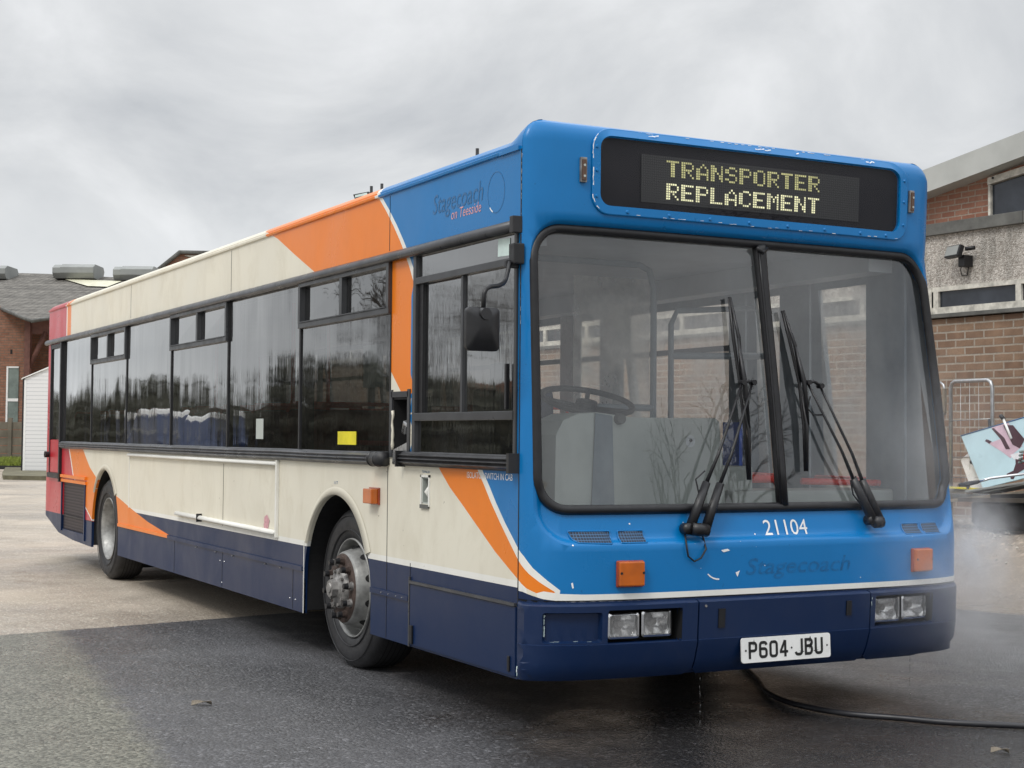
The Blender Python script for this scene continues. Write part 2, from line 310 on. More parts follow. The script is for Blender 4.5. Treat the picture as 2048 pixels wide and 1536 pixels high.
def ledboard():
    m, nt, b = newmat('dot_matrix_board'); t = N(nt, 'ShaderNodeTexCoord')
    u = N(nt, 'ShaderNodeSeparateXYZ'); lk(nt, t.outputs['UV'], u.inputs[0])
    def cell(o):
        fr = N(nt, 'ShaderNodeMath', operation='FRACT'); lk(nt, o, fr.inputs[0])
        a = N(nt, 'ShaderNodeMath', operation='SUBTRACT'); lk(nt, fr.outputs[0], a.inputs[0]); a.inputs[1].default_value = .5
        c = N(nt, 'ShaderNodeMath', operation='ABSOLUTE'); lk(nt, a.outputs[0], c.inputs[0])
        d = N(nt, 'ShaderNodeMath', operation='LESS_THAN'); lk(nt, c.outputs[0], d.inputs[0]); d.inputs[1].default_value = .36; return d.outputs[0]
    k = mul(nt, cell(u.outputs[0]), cell(u.outputs[1]))
    lk(nt, mixc(nt, k, (.008, .008, .009), (.034, .034, .032)), b.inputs['Base Color']); b.inputs['Roughness'].default_value = .35; return m
M['leds'] = ledboard()
def emis(name, c, s):
    m, nt, b = newmat(name); b.inputs['Base Color'].default_value = (*[q*.5 for q in c], 1); b.inputs['Emission Color'].default_value = (*c, 1)
    v = coords(nt); lk(nt, rng(nt, noise(nt, v, 25, 3), .3, .7, s*.6, s*1.25), b.inputs['Emission Strength']); return m
M['dot_on'] = emis('lit_dots', (.84, .82, .50), .95); M['dot_dim'] = emis('dimmer_lit_dots', (.68, .66, .30), .62)
def mesh_grille():
    m, nt, b = newmat('wire_mesh'); v = coords(nt)
    s = N(nt, 'ShaderNodeSeparateXYZ'); lk(nt, v, s.inputs[0])
    def ln(o):
        q = mul(nt, o, 1/.0125); fr = N(nt, 'ShaderNodeMath', operation='FRACT'); lk(nt, q, fr.inputs[0])
        d = N(nt, 'ShaderNodeMath', operation='LESS_THAN'); lk(nt, fr.outputs[0], d.inputs[0]); d.inputs[1].default_value = .25; return d.outputs[0]
    a = N(nt, 'ShaderNodeMath', operation='MAXIMUM'); lk(nt, ln(s.outputs['Y']), a.inputs[0]); lk(nt, ln(s.outputs['Z']), a.inputs[1])
    lk(nt, mixc(nt, a.outputs[0], (.006, .012, .03), (.05, .13, .25)), b.inputs['Base Color']); b.inputs['Roughness'].default_value = .6; return m
M['vent'] = mesh_grille()
def louvre():
    m, nt, b = newmat('louvre_mesh'); v = coords(nt); s = N(nt, 'ShaderNodeSeparateXYZ'); lk(nt, v, s.inputs[0])
    q = mul(nt, s.outputs['Z'], 1/.03); fr = N(nt, 'ShaderNodeMath', operation='FRACT'); lk(nt, q, fr.inputs[0])
    lk(nt, mixc(nt, fr.outputs[0], (.015, .012, .016), (.09, .075, .085)), b.inputs['Base Color']); b.inputs['Roughness'].default_value = .6; bump(nt, b, fr.outputs[0], .6, .02); return m
M['louvre'] = louvre()

# ------------------------------------------------------------------ mesh helpers
class MB:
    def __init__(s): s.v = []; s.f = []; s.m = []; s.sm = []; s.uv = None
    def add(s, vs, fs, mat=0, smooth=False):
        o = len(s.v); s.v += [tuple(v) for v in vs]
        for f in fs: s.f.append(tuple(o+i for i in f)); s.m.append(mat); s.sm.append(smooth)
    def box(s, a, b, mat=0, rot=None, piv=None, bev=0):
        x0, x1 = sorted((a[0], b[0])); y0, y1 = sorted((a[1], b[1])); z0, z1 = sorted((a[2], b[2]))
        vs = [Vector((x, y, z)) for z in (z0, z1) for y in (y0, y1) for x in (x0, x1)]
        fs = [(0, 2, 3, 1), (4, 5, 7, 6), (0, 1, 5, 4), (2, 6, 7, 3), (0, 4, 6, 2), (1, 3, 7, 5)]
        if bev:
            bm = bmesh.new(); vv = [bm.verts.new(v) for v in vs]
            for f in fs: bm.faces.new([vv[i] for i in f])
            bmesh.ops.bevel(bm, geom=bm.edges[:], offset=bev, segments=2, affect='EDGES', profile=.6)
            bm.verts.index_update(); vs = [v.co.copy() for v in bm.verts]; fs = [tuple(v.index for v in f.verts) for f in bm.faces]; bm.free()
        if rot is not None:
            p = Vector(piv) if piv is not None else Vector(((x0+x1)/2, (y0+y1)/2, (z0+z1)/2)); R = rot.to_matrix() if isinstance(rot, Euler) else rot
            vs = [R @ (v-p)+p for v in vs]
        s.add(vs, fs, mat)
    def tube(s, pts, r, mat=0, n=10, cap=True, closed=False, flat=1.0):
        pts = [Vector(p) for p in pts]; k = len(pts); rings = []
        up = None
        for i, p in enumerate(pts):
            a = pts[i-1] if i or closed else pts[0]; b = pts[(i+1) % k] if i < k-1 or closed else pts[-1]
            t = (b-a); t = t.normalized() if t.length > 1e-9 else Vector((0, 0, 1))
            if up is None:
                up = t.orthogonal().normalized()
            up = (up-t*up.dot(t)); up = up.normalized() if up.length > 1e-6 else t.orthogonal().normalized()
            sd = t.cross(up); rr = r[i] if isinstance(r, (list, tuple)) else r
            rings.append([p+up*math.cos(2*PI*j/n)*rr+sd*math.sin(2*PI*j/n)*rr*flat for j in range(n)])
        vs = [v for q in rings for v in q]; fs = []
        for i in range(k if closed else k-1):
            a = i*n; b = ((i+1) % k)*n
            for j in range(n): fs.append((a+j, a+(j+1) % n, b+(j+1) % n, b+j))
        if cap and not closed: fs += [tuple(range(n-1, -1, -1)), tuple((k-1)*n+j for j in range(n))]
        s.add(vs, fs, mat, True)
    def cyl(s, p0, p1, r0, r1=None, mat=0, n=20, smooth=True):
        r1 = r0 if r1 is None else r1; p0 = Vector(p0); p1 = Vector(p1); t = (p1-p0).normalized(); u = t.orthogonal().normalized(); w_ = t.cross(u)
        A = [p0+(u*math.cos(2*PI*j/n)+w_*math.sin(2*PI*j/n))*r0 for j in range(n)]; B = [p1+(u*math.cos(2*PI*j/n)+w_*math.sin(2*PI*j/n))*r1 for j in range(n)]
        s.add(A+B, [(j, (j+1) % n, n+(j+1) % n, n+j) for j in range(n)], mat, smooth)
        s.add(A, [tuple(range(n-1, -1, -1))], mat); s.add(B, [tuple(range(n))], mat)
    def lathe(s, prof, c, mat=0, n=48, ax='Y', mats=None):
        """prof: list of (r, a): a along the axis, negative = toward -Y"""
        vs = []; fs = []
        for r, a in prof:
            for j in range(n):
                t = 2*PI*j/n; vs.append((c[0]+r*math.cos(t), c[1]+a, c[2]+r*math.sin(t)))
        base = len(s.v); s.v += vs
        for i in range(len(prof)-1):
            for j in range(n):
                s.f.append((base+i*n+j, base+i*n+(j+1) % n, base+(i+1)*n+(j+1) % n, base+(i+1)*n+j)); s.m.append(mats[i] if mats else mat); s.sm.append(True)
    def prism(s, poly, h0, h1, plane='XZ', mat=0, mapf=None):
        """2-D polygon extruded between h0 and h1"""
        n = len(poly)
        def P(p, h): return mapf(p, h) if mapf else ((p[0], h, p[1]) if plane == 'XZ' else ((p[0], p[1], h) if plane == 'XY' else (h, p[0], p[1])))
        vs = [P(p, h0) for p in poly]+[P(p, h1) for p in poly]
        s.add(vs, [tuple(range(n)), tuple(range(2*n-1, n-1, -1))]+[(i, n+i, n+(i+1) % n, (i+1) % n) for i in range(n)], mat)
    def build(s, name, mats, parent=None, fix=True, solid=0, bevel=0, shade=None, weld=False):
        me = bpy.data.meshes.new(name); me.from_pydata(s.v, [], s.f)
        ms = mats if isinstance(mats, (list, tuple)) else [mats]
        for m in ms: me.materials.append(M[m] if isinstance(m, str) else m)
        me.polygons.foreach_set('material_index', s.m); me.polygons.foreach_set('use_smooth', s.sm)
        if s.uv:
            ul = me.uv_layers.new()
            for l in me.loops: ul.data[l.index].uv = s.uv[l.vertex_index]
        if fix:
            bm = bmesh.new(); bm.from_mesh(me)
            if weld: bmesh.ops.remove_doubles(bm, verts=bm.verts[:], dist=1e-5)
            bmesh.ops.recalc_face_normals(bm, faces=bm.faces[:]); bm.to_mesh(me); bm.free()
        o = bpy.data.objects.new(name, me); COL.objects.link(o)
        if parent is not None:
            o.parent = parent
            if parent.type == 'EMPTY' and not parent.get('_local'): o.location = -parent.location
        if solid:
            md = o.modifiers.new('thickness', 'SOLIDIFY'); md.thickness = solid; md.offset = -1
        if bevel:
            md = o.modifiers.new('edges', 'BEVEL'); md.width = bevel; md.segments = 2; md.limit_method = 'ANGLE'; md.angle_limit = math.radians(35)
        if shade:
            for p in me.polygons: p.use_smooth = True
            try: me.set_sharp_from_angle(angle=math.radians(shade))
            except Exception: pass
        return o
def pieces(mb, name, mats, parent, **k):
    """build every separate piece of mb as an object of its own"""
    par = list(range(len(mb.v)))
    def fd(i):
        while par[i] != i: par[i] = par[par[i]]; i = par[i]
        return i
    for f in mb.f:
        for q in f[1:]: par[fd(q)] = fd(f[0])
    grp = {}
    for n, f in enumerate(mb.f): grp.setdefault(fd(f[0]), []).append(n)
    res = []
    for fs in grp.values():
        ids = sorted({i for n in fs for i in mb.f[n]}); mp = {q: i for i, q in enumerate(ids)}; m2 = MB()
        m2.v = [mb.v[i] for i in ids]; m2.f = [tuple(mp[i] for i in mb.f[n]) for n in fs]; m2.m = [mb.m[n] for n in fs]; m2.sm = [mb.sm[n] for n in fs]
        res.append(m2.build(name, mats, parent, **k))
    return res
def tag(o, label=None, cat=None, group=None, kind=None):
    for k, v in (('label', label), ('category', cat), ('group', group), ('kind', kind)):
        if v: o[k] = v
    return o
def empty(name, loc=(0, 0, 0), rz=0, local=False):
    o = bpy.data.objects.new(name, None); COL.objects.link(o); o.location = loc; o.rotation_euler = (0, 0, rz); o.empty_display_size = .2
    if local: o['_local'] = 1
    return o
def rrect(u0, u1, z0, z1, r, n=7):
    if not isinstance(r, (tuple, list)): r = (r,)*4          # bl, br, tr, tl
    P = []
    for (cx, cz, a0, rr) in ((u0+r[0], z0+r[0], PI, r[0]), (u1-r[1], z0+r[1], 1.5*PI, r[1]), (u1-r[2], z1-r[2], 0, r[2]), (u0+r[3], z1-r[3], .5*PI, r[3])):
        for i in range(n+1):
            t = a0+PI/2*i/n; P.append((cx+rr*math.cos(t), cz+rr*math.sin(t)))
    return P
def inpoly(p, poly):
    x, y = p; c = False; j = len(poly)-1
    for i in range(len(poly)):
        if (poly[i][1] > y) != (poly[j][1] > y) and x < (poly[j][0]-poly[i][0])*(y-poly[i][1])/(poly[j][1]-poly[i][1])+poly[i][0]: c = not c
        j = i
    return c
def xat(poly, z):
    """u of a polyline at height z (heights descending or ascending)"""
    q = sorted(poly, key=lambda p: p[1]); return float(np.interp(z, [p[1] for p in q], [p[0] for p in q]))
def dens(poly, h, closed):
    P = []; n = len(poly)
    for i in range(n if closed else n-1):
        a = poly[i]; b = poly[(i+1) % n]; k = max(1, int(math.ceil(math.hypot(b[0]-a[0], b[1]-a[1])/h)))
        for j in range(k): P.append((a[0]+(b[0]-a[0])*j/k, a[1]+(b[1]-a[1])*j/k))
    if not closed: P.append(poly[-1])
    return P
def skin(name, parent, bbox, step, lines, classify, mats, mapf, solid=.018, h=.05, uvf=None, inner=None):
    """sheet cut along `lines` (poly, closed) in the flat (u,z) pattern, coloured face by face, bent by mapf"""
    u0, u1, z0, z1 = bbox; V = []; E = []
    def addline(P, closed):
        o = len(V); V.extend(Vector(p) for p in P); n = len(P)
        for i in range(n if closed else n-1): E.append((o+i, o+(i+1) % n))
    addline(dens([(u0, z0), (u1, z0), (u1, z1), (u0, z1)], h, True), True)
    for P, c in lines: addline(dens(P, h, c), c)
    nu = max(1, int((u1-u0)/step[0])); nz = max(1, int((z1-z0)/step[1]))
    for i in range(1, nu):
        for j in range(1, nz): V.append(Vector((u0+(u1-u0)*i/nu, z0+(z1-z0)*j/nz)))
    vo, eo, fo = delaunay_2d_cdt(V, E, [], 0, 1e-4)[:3]
    b = MB(); b.v = [mapf(v.x, v.y) for v in vo]
    for f in fo:
        cx = sum(vo[i].x for i in f)/len(f); cz = sum(vo[i].y for i in f)/len(f)
        if not (u0 < cx < u1 and z0 < cz < z1): continue
        k = classify(cx, cz)
        if k is None or k < 0: continue
        a = sum(vo[f[i]].x*vo[f[(i+1) % len(f)]].y-vo[f[(i+1) % len(f)]].x*vo[f[i]].y for i in range(len(f)))
        b.f.append(tuple(f) if a > 0 else tuple(reversed(f))); b.m.append(k); b.sm.append(True)
    if uvf: b.uv = [uvf(v.x, v.y) for v in vo]
    used = sorted({i for f in b.f for i in f}); mp = {o: i for i, o in enumerate(used)}
    b.v = [b.v[i] for i in used]; b.f = [tuple(mp[i] for i in f) for f in b.f]
    if b.uv: b.uv = [b.uv[i] for i in used]
    ms = list(mats)+([inner] if inner else [])
    o = b.build(name, ms, parent, fix=False, solid=solid)
    if solid:
        md = o.modifiers['thickness']
        if inner: md.material_offset = 30; md.material_offset_rim = 30 if inner == 'bluegrey' else 0
        es = o.modifiers.new('crisp', 'EDGE_SPLIT'); es.split_angle = math.radians(38); es.use_edge_sharp = False
    return o
def glyphs(txt, bold=0.0, shear=0.0):
    """flat letter faces from the built-in font: list of (verts2d, faces), unit height box"""
    cu = bpy.data.curves.new('lettering', 'FONT'); cu.body = txt; cu.offset = bold; cu.shear = shear; cu.resolution_u = 3
    o = bpy.data.objects.new('lettering', cu); COL.objects.link(o)
    dg = bpy.context.evaluated_depsgraph_get(); me = o.evaluated_get(dg).to_mesh()
    vs = [(v.co.x, v.co.y) for v in me.vertices]; fs = [tuple(p.vertices) for p in me.polygons]
    o.evaluated_get(dg).to_mesh_clear(); bpy.data.objects.remove(o); bpy.data.curves.remove(cu)
    return vs, fs
def lettering(mb, txt, u0, u1, z0, z1, mapf, mat=0, bold=0., shear=0., slope=0., drop=0.):
    """fit txt into the box u0..u1, z0..z1 of a surface; drop = share of glyph faces left out (worn letters)"""
    vs, fs = glyphs(txt, bold, shear)
    xs = [v[0] for v in vs]; ys = [v[1] for v in vs]; ax, bx, ay, by = min(xs), max(xs), min(ys), max(ys)
    P = []
    for x, y in vs:
        u = u0+(x-ax)/(bx-ax)*(u1-u0); z = z0+(y-ay)/(by-ay)*(z1-z0)+slope*(x-ax)/(bx-ax)
        P.append(mapf(u, z))
    mb.add(P, [f for f in fs if random.random() >= drop], mat)
# ------------------------------------------------------------------ the bus body surface
# pattern coordinates: u = x along the driver's side (u<=0), then length round the front to LF; z = height
def tabz(z, T):
    return float(np.interp(z, [a for a, b in T], [b for a, b in T]))
FT = [(.26, .19), (.42, .235), (.6, .245), (.87, .245), (1.03, .20), (1.6, .145), (2.3, .07), (2.36, .085), (2.6, .085), (2.72, .082), (2.75, .076), (2.775, .062), (2.792, .04), (2.802, .01), (2.806, -.03)]
YL = [(2.69, 0), (2.72, .004), (2.75, .016), (2.775, .035), (2.79, .055), (2.802, .085), (2.806, .11)]
YR = [(.3, 2.55), (.45, 2.56), (.9, 2.565), (1.04, 2.555), (1.6, 2.50), (2.3, 2.41), (2.69, 2.43), (2.72, 2.426), (2.75, 2.414), (2.775, 2.395), (2.79, 2.375), (2.802, 2.345), (2.806, 2.32)]
PQ = 4.2
_t = []; _u = 0
for i in range(4001):
    th = PI*i/4000; c_ = math.cos(th); s_ = math.sin(th)
    q = (-math.copysign(abs(c_)**(2/PQ), c_), abs(s_)**(2/2.3))
    if _t: _u += math.hypot((q[0]-_t[-1][1])*1.25, (q[1]-_t[-1][2])*.2)
    _t.append((_u,)+q)
LF = _u; _U = np.array([r[0] for r in _t]); _T = np.array([r[1] for r in _t]); _G = np.array([r[2] for r in _t])
RR = (.085, 2.56, .865, 2.345, .17, .035)
def sdr(u, z, R=RR):
    u0, u1, z0, z1, r = R[:5]
    qx = abs(u-(u0+u1)/2)-(u1-u0)/2+r; qz = abs(z-(z0+z1)/2)-(z1-z0)/2+r
    return math.hypot(max(qx, 0), max(qz, 0))+min(max(qx, qz), 0)-r
def S(u, z, off=0.):
    yr = tabz(z, YR)
    if u <= 0: return (u, tabz(z, YL)-off, z)
    if u >= LF: return (-(u-LF), yr+off, z)
    I = lambda q, A: float(np.interp(q, _U, A))
    F = tabz(z, FT); x = F*I(u, _G); yl = tabz(z, YL); y = yl+(I(u, _T)+1)/2*(yr-yl)
    k = min(max(-sdr(u, z)/.035, 0), 1); k = k*k*(3-2*k)
    a, b = max(u-.01, 0), min(u+.01, LF); dx = (I(b, _G)-I(a, _G))*F; dy = (I(b, _T)-I(a, _T))/2*yr; L = math.hypot(dx, dy) or 1
    o = off-RR[5]*k
    return (x+dy/L*o, y-dx/L*o, z)
def So(o): return lambda u, z: S(u, z, o)

BUS = empty('bus', (-5.3, 1.25, 0))
tag(BUS, 'old single-decker bus in worn cream, blue, orange and navy paint with a lit destination display', 'bus')
XR = -10.9
# colour boundaries (u,z)
OR_TOP = [(-3.60, 2.70), (-3.55, 2.683), (-3.357, 2.622), (-3.025, 2.484), (-2.679, 2.347), (-2.5, 2.26)]
BLUE_OR = [(-1.69, 2.70), (-1.64, 2.654), (-1.547, 2.579), (-1.442, 2.484), (-1.352, 2.393), (-1.291, 2.325), (-1.224, 2.241), (-1.165, 2.15)]
def shift(P, d): return [(a+d, b) for a, b in P]
CREAM_C = [(-1.49, 1.71), (-1.466, 1.69), (-1.309, 1.56), (-1.29, 1.545)]
OR_LOW = [(-.90, 1.24), (-.84, 1.181), (-.722, 1.097), (-.579, 1.018), (-.414, .923), (-.231, .818), (-.08, .745), (.002, .707), (.047, .675), (.093, .655)]
WH_IN = [(-.46, 1.24), (-.409, 1.18), (-.35, 1.122), (-.276, 1.043), (-.183, .955), (-.082, .865), (.0, .795), (.06, .739), (.107, .703), (.17, .662)]
WH_OUT = [(-.41, 1.24), (-.357, 1.18), (-.298, 1.123), (-.225, 1.045), (-.133, .957), (-.044, .883), (.036, .815), (.078, .765), (.138, .712), (.21, .655)]
WREAR = [(-9.78, 1.25), (-9.757, 1.194), (-9.648, 1.073), (-9.538, .93), (-9.387, .844), (-8.91, .617), (-8.60, .50)]
ORR = [(-9.13, 1.25), (-9.096, 1.191), (-8.954, 1.11), (-8.769, 1.017), (-8.547, .946), (-8.4, .90)]
OR2U = [(-7.75, .80), (-7.649, .782), (-7.535, .765), (-7.111, .696), (-6.544, .614), (-5.945, .553), (-5.75, .52)]
def arch(cx, cz, rx, rz, n=22):
    return [(cx-rx, .2)]+[(cx-rx*math.cos(PI*i/n), cz+rz*math.sin(PI*i/n)) for i in range(n+1)]+[(cx+rx, .2)]
ARF = arch(-2.25, .46, .53, .545); ARR = arch(-8.12, .46, .53, .555)
WIN = (-10.10, -1.47, 1.235, 2.315)        # long row of side windows
CABW = (-1.165, -.02, 1.235, 2.31)
FUEL = (-1.45, -1.225, 1.255, 1.555)
TANK = (-1.05, -.965, 1.005, 1.14)
REARW = (-10.72, -10.14, 1.275, 2.26)
LOUV = (-10.03, -8.96, .36, .845)
rect = lambda r: [(r[0], r[2]), (r[1], r[2]), (r[1], r[3]), (r[0], r[3])]
inr = lambda r, u, z: r[0] < u < r[1] and r[2] < z < r[3]
SKB = [(XR, .455), (-10.2, .31), (-9.5, .275), (-8.6, .262), (0, .262)]   # lower edge of the side
BODY = ['cream', 'orange', 'blue', 'white', 'navy', 'red', 'black']
def side_class(u, z, holes=True):
    if holes:
        if inr(WIN, u, z) or inr(CABW, u, z) or inr(FUEL, u, z) or inr(TANK, u, z) or inr(REARW, u, z) or inr(LOUV, u, z): return -1
        if inpoly((u, z), ARF) or inpoly((u, z), ARR) or z < float(np.interp(u, [p[0] for p in SKB], [p[1] for p in SKB])): return -1
    # upper panels
    if z > 2.28:
        if u < -10.0: return 5
        if u < -9.955: return 3
        if u < -9.775: return 1
        if u < xat(OR_TOP, z): return 0
        b = xat(BLUE_OR, z)
        return 1 if u < b-.022 else (3 if u < b+.022 else 2)
    if z > 1.23:
        if u < WIN[0]: return 5
        b = xat(BLUE_OR, z) if z > 2.15 else 9
        if u > b+.022: return 2
        if u > b-.022: return 3
        if u > -1.2: return 2
        if z < 1.71 and u < xat(CREAM_C, max(z, 1.545)) or z < 1.545: return 0
        return 1
    if u < -8.35:
        if z < .505: return 4
        a = xat(WREAR, z); b = xat(ORR, z)
        if z < .9: b = 9
        return 5 if u < a-.02 else (3 if u < a+.02 else (1 if u < b else 0))
    if u < -5.75 and z < xat(OR2U, z) * 0 + float(np.interp(u, [p[0] for p in OR2U], [p[1] for p in OR2U])) and z > .522: return 1
    nt_ = .672 if u < -1.2 else .672+(.0)*(u+1.2)
    wt = .703
    if z < nt_: return 4
    if z < wt: return 3
    a = xat(OR_LOW, z); b = xat(WH_IN, z); c = xat(WH_OUT, z)
    return 0 if u < a else (1 if u < b else (3 if u < c else 2))
lines = [(OR_TOP, 0), (shift(BLUE_OR, -.022), 0), (shift(BLUE_OR, .022), 0), (CREAM_C, 0), (OR_LOW, 0), (WH_IN, 0), (WH_OUT, 0), (shift(WREAR, -.02), 0), (shift(WREAR, .02), 0), (ORR, 0), (OR2U, 0),
         (ARF, 0), (ARR, 0), ([(XR, .505), (-8.3, .505)], 0), ([(-7.75, .522), (-5.75, .522)], 0), ([(-7.75, .672), (.0, .672)], 0), ([(-7.75, .703), (0, .703)], 0), ([(XR, 2.28), (0, 2.28)], 0), ([(XR, 1.23), (0, 1.23)], 0), ([(-1.49, 1.545), (-1.2, 1.545)], 0),
         ([(-10.0, 2.3), (-10.0, 2.7)], 0), ([(-9.955, 2.3), (-9.955, 2.7)], 0), ([(-9.775, 2.3), (-9.775, 2.7)], 0), (SKB, 0)]
for r in (WIN, CABW, FUEL, TANK, REARW, LOUV): lines.append((rect(r), 1))
skin('side_panel', BUS, (XR, -.003, .25, 2.69), (.3, .2), lines, side_class, BODY, S, .022, .12, inner='grey_li')

# front panel
WS = (.115, 2.532, 1.035, 2.295)                               # windscreen opening inside its rubber
WSP = rrect(*WS, (.13, .13, .15, .15), 8)
HB = (.451, 2.319, 2.42, 2.748); HBP = rrect(*HB, .055, 6)
BELT = [(-.0, .66), (.03, .657), (.12, .630), (.22, .618), (LF, .618)]
WTOP = [(.0, .70), (.10, .668), (.19, .654), (.3, .650), (LF, .650)]
OR_F = [(-.0, .708), (.047, .675), (.093, .655), (.12, .652)]
def front_class(u, z):
    if (.398 < u < .765 and .428 < z < .580) or (1.872 < u < 2.262 and .436 < z < .586): return -1
    if inpoly((u, z), WSP) or inpoly((u, z), HBP): return -1
    if z < float(np.interp(u, [p[0] for p in BELT], [p[1] for p in BELT])): return 4
    if u < .19:
        if z > .90: return 2
        a = xat(OR_LOW, z); b = xat(WH_IN, z); c = xat(WH_OUT, z)
        if u > c and z > float(np.interp(u, [p[0] for p in WTOP], [p[1] for p in WTOP])): return 2
        if u > c: return 3
        return (3 if z < .703 and u < .05 and u < a else 0) if u < a else (1 if u < b and z > .662 else 3)
    return 3 if z < float(np.interp(u, [p[0] for p in WTOP], [p[1] for p in WTOP])) else 2
fl = [(rect((.398, .765, .428, .580)), 1), (rect((1.872, 2.262, .436, .586)), 1), (WSP, 1), (HBP, 1), (BELT, 0), (WTOP, 0), (OR_LOW[5:], 0), (WH_IN[4:], 0), (WH_OUT[4:], 0), ([(0, .703), (.05, .703)], 0)]
for d in (0, .009, .018, .027, .036):
    fl.append((rrect(RR[0]+d, RR[1]-d, RR[2]+d, RR[3]-d, max(.02, RR[4]-d), 8), 1))
for z_ in (2.70, 2.72, 2.735, 2.75, 2.765, 2.775, 2.785): fl.append(([(0.002, z_), (LF, z_)], 0))
skin('front_panel', BUS, (.002, LF, .27, 2.79), (.05, .08), fl, front_class, BODY, S, .018, .03, inner='grey_li')

# nearside panel: same pattern, window row and the two leaves of the passenger door left open for glass
NW = [(-2.9, -1.62), (-4.39, -2.98), (-5.89, -4.47), (-7.36, -5.97), (-8.76, -7.44), (-10.08, -8.84)]
ND = [(-1.456, -1.117), (-.844, -.36)]
def near_class(u, z):
    x = -(u-LF)
    for a, b in NW:
        if a < x < b and 1.27 < z < 2.20: return -1
    for a, b in ND:
        if a < x < b and .45 < z < 2.21: return -1
    if inpoly((x, z), ARF) or inpoly((x, z), ARR): return -1
    return 4 if z < .67 else (2 if x > -1.6 else (0 if x > -9.7 else 5))
nl = [([(LF-q[0], q[1]) for q in ARF], 0), ([(LF-q[0], q[1]) for q in ARR], 0), ([(LF, .67), (LF-XR, .67)], 0)]
for a, b in NW: nl.append((rect((LF-b, LF-a, 1.27, 2.20)), 1))
for a, b in ND: nl.append((rect((LF-b, LF-a, .45, 2.21)), 1))
skin('nearside_panel', BUS, (LF, LF-XR, .27, 2.69), (.3, .2), nl, near_class, BODY, S, .03, .15, inner='bluegrey')

# roof, cove and rain channel
b = MB()
lowP = [(.0, 2.655), (-.012, 2.66), (-.014, 2.672), (.004, 2.682), (.010, 2.690), (.02, 2.704), (.032, 2.714), (.045, 2.722), (.06, 2.730), (.085, 2.739), (.11, 2.745), (.13, 2.747), (.15, 2.749), (.175, 2.750), (.2, 2.751)]
prof = lowP+[(.6, 2.765), (1.22, 2.775)]
prof = prof+[(2.43-y, z) for y, z in reversed(prof[:-1])]
def roofcol(x, y, z):
    if x < -10.0: return 5
    if x < -9.955: return 3
    if x < -9.775: return 1
    o = -3.6-(z-2.68)*2.7; bl = -1.69-(z-2.68)*1.0
    if y > .25: return 0 if x < -1.6 else 2
    return 0 if x < o else (1 if x < bl-.02 else (3 if x < bl+.03 else 2))
xs = sorted(set([XR, -10.6, -10.0, -9.955, -9.775]+[-9.5+.5*i for i in range(12)]+[-3.9+.012*i for i in range(30)]+[-3.4, -3, -2.6, -2.2]+[-1.95+.012*i for i in range(30)]+[-1.5, -1, -.6, -.35, -.25, -.2]))
V = []
for x in xs:
    for y, z in prof:
        rise = .0 if x < -.35 else .0
        k = max(0, min(1, (x+.3)/.2)); yy = y; zz = z
        if False:
            zz = z-(z-2.803)*k if z > 2.803 else min(z+.02*k, 2.803)
        V.append((x, yy, zz))
n_ = len(prof)
for i in range(len(xs)-1):
    for j in range(n_-1):
        k = (i*n_+j, (i+1)*n_+j, (i+1)*n_+j+1, i*n_+j+1); cx = (xs[i]+xs[i+1])/2; cy = (prof[j][0]+prof[j+1][0])/2; cz = (prof[j][1]+prof[j+1][1])/2
        b.f.append(k); b.m.append(roofcol(cx, cy, cz)); b.sm.append(True)
b.v = V
# front dome cap: joins the roof to the top edge of the front panel
o = b.build('roof', BODY, BUS, fix=True); o.data.set_sharp_from_angle(angle=math.radians(35))
XD = -.2
b = MB(); us = [LF*i/60 for i in range(61)]; zr = (2.7895, 2.794, 2.798, 2.802, 2.805); n_ = 60
for z in zr: b.v += [S(u, z) for u in us]
pz = sorted(prof); yb = [.2+2.03*i/n_ for i in range(n_+1)]
b.v += [(XD, y, float(np.interp(y, [p[0] for p in pz], [p[1] for p in pz]))) for y in yb]
for k in range(len(zr)):
    for i in range(n_): b.f.append((k*(n_+1)+i, k*(n_+1)+i+1, (k+1)*(n_+1)+i+1, (k+1)*(n_+1)+i)); b.m.append(0); b.sm.append(True)
zl = (2.655, 2.66, 2.672, 2.684, 2.695, 2.715, 2.735, 2.75, 2.765, 2.778, 2.7895, 2.794, 2.798, 2.802, 2.805)
for sd_ in (0, 1):
    o_ = len(b.v); NS = 8
    for z, (ly, lz) in zip(zl, lowP):
        hi = Vector((.004, tabz(z, YL) if not sd_ else tabz(z, YR), z)); lo = Vector((XD, ly if not sd_ else 2.43-ly, lz))
        for s__ in range(NS+1):
            t_ = s__/NS; e_ = t_*t_*(3-2*t_); p = hi.lerp(lo, e_); p.x = hi.x+(lo.x-hi.x)*t_; b.v.append(p)
    for k in range(len(zl)-1):
        for s__ in range(NS): q = o_+k*(NS+1)+s__; b.f.append((q, q+1, q+NS+2, q+NS+1) if sd_ else (q+1, q, q+NS+1, q+NS+2)); b.m.append(0); b.sm.append(True)
b.build('front_dome', 'blue', BUS, fix=False)
b = MB(); b.box((-.2, -.013, 2.657), (-.012, .004, 2.676)); b.build('roof_strip_end', 'blue', BUS)
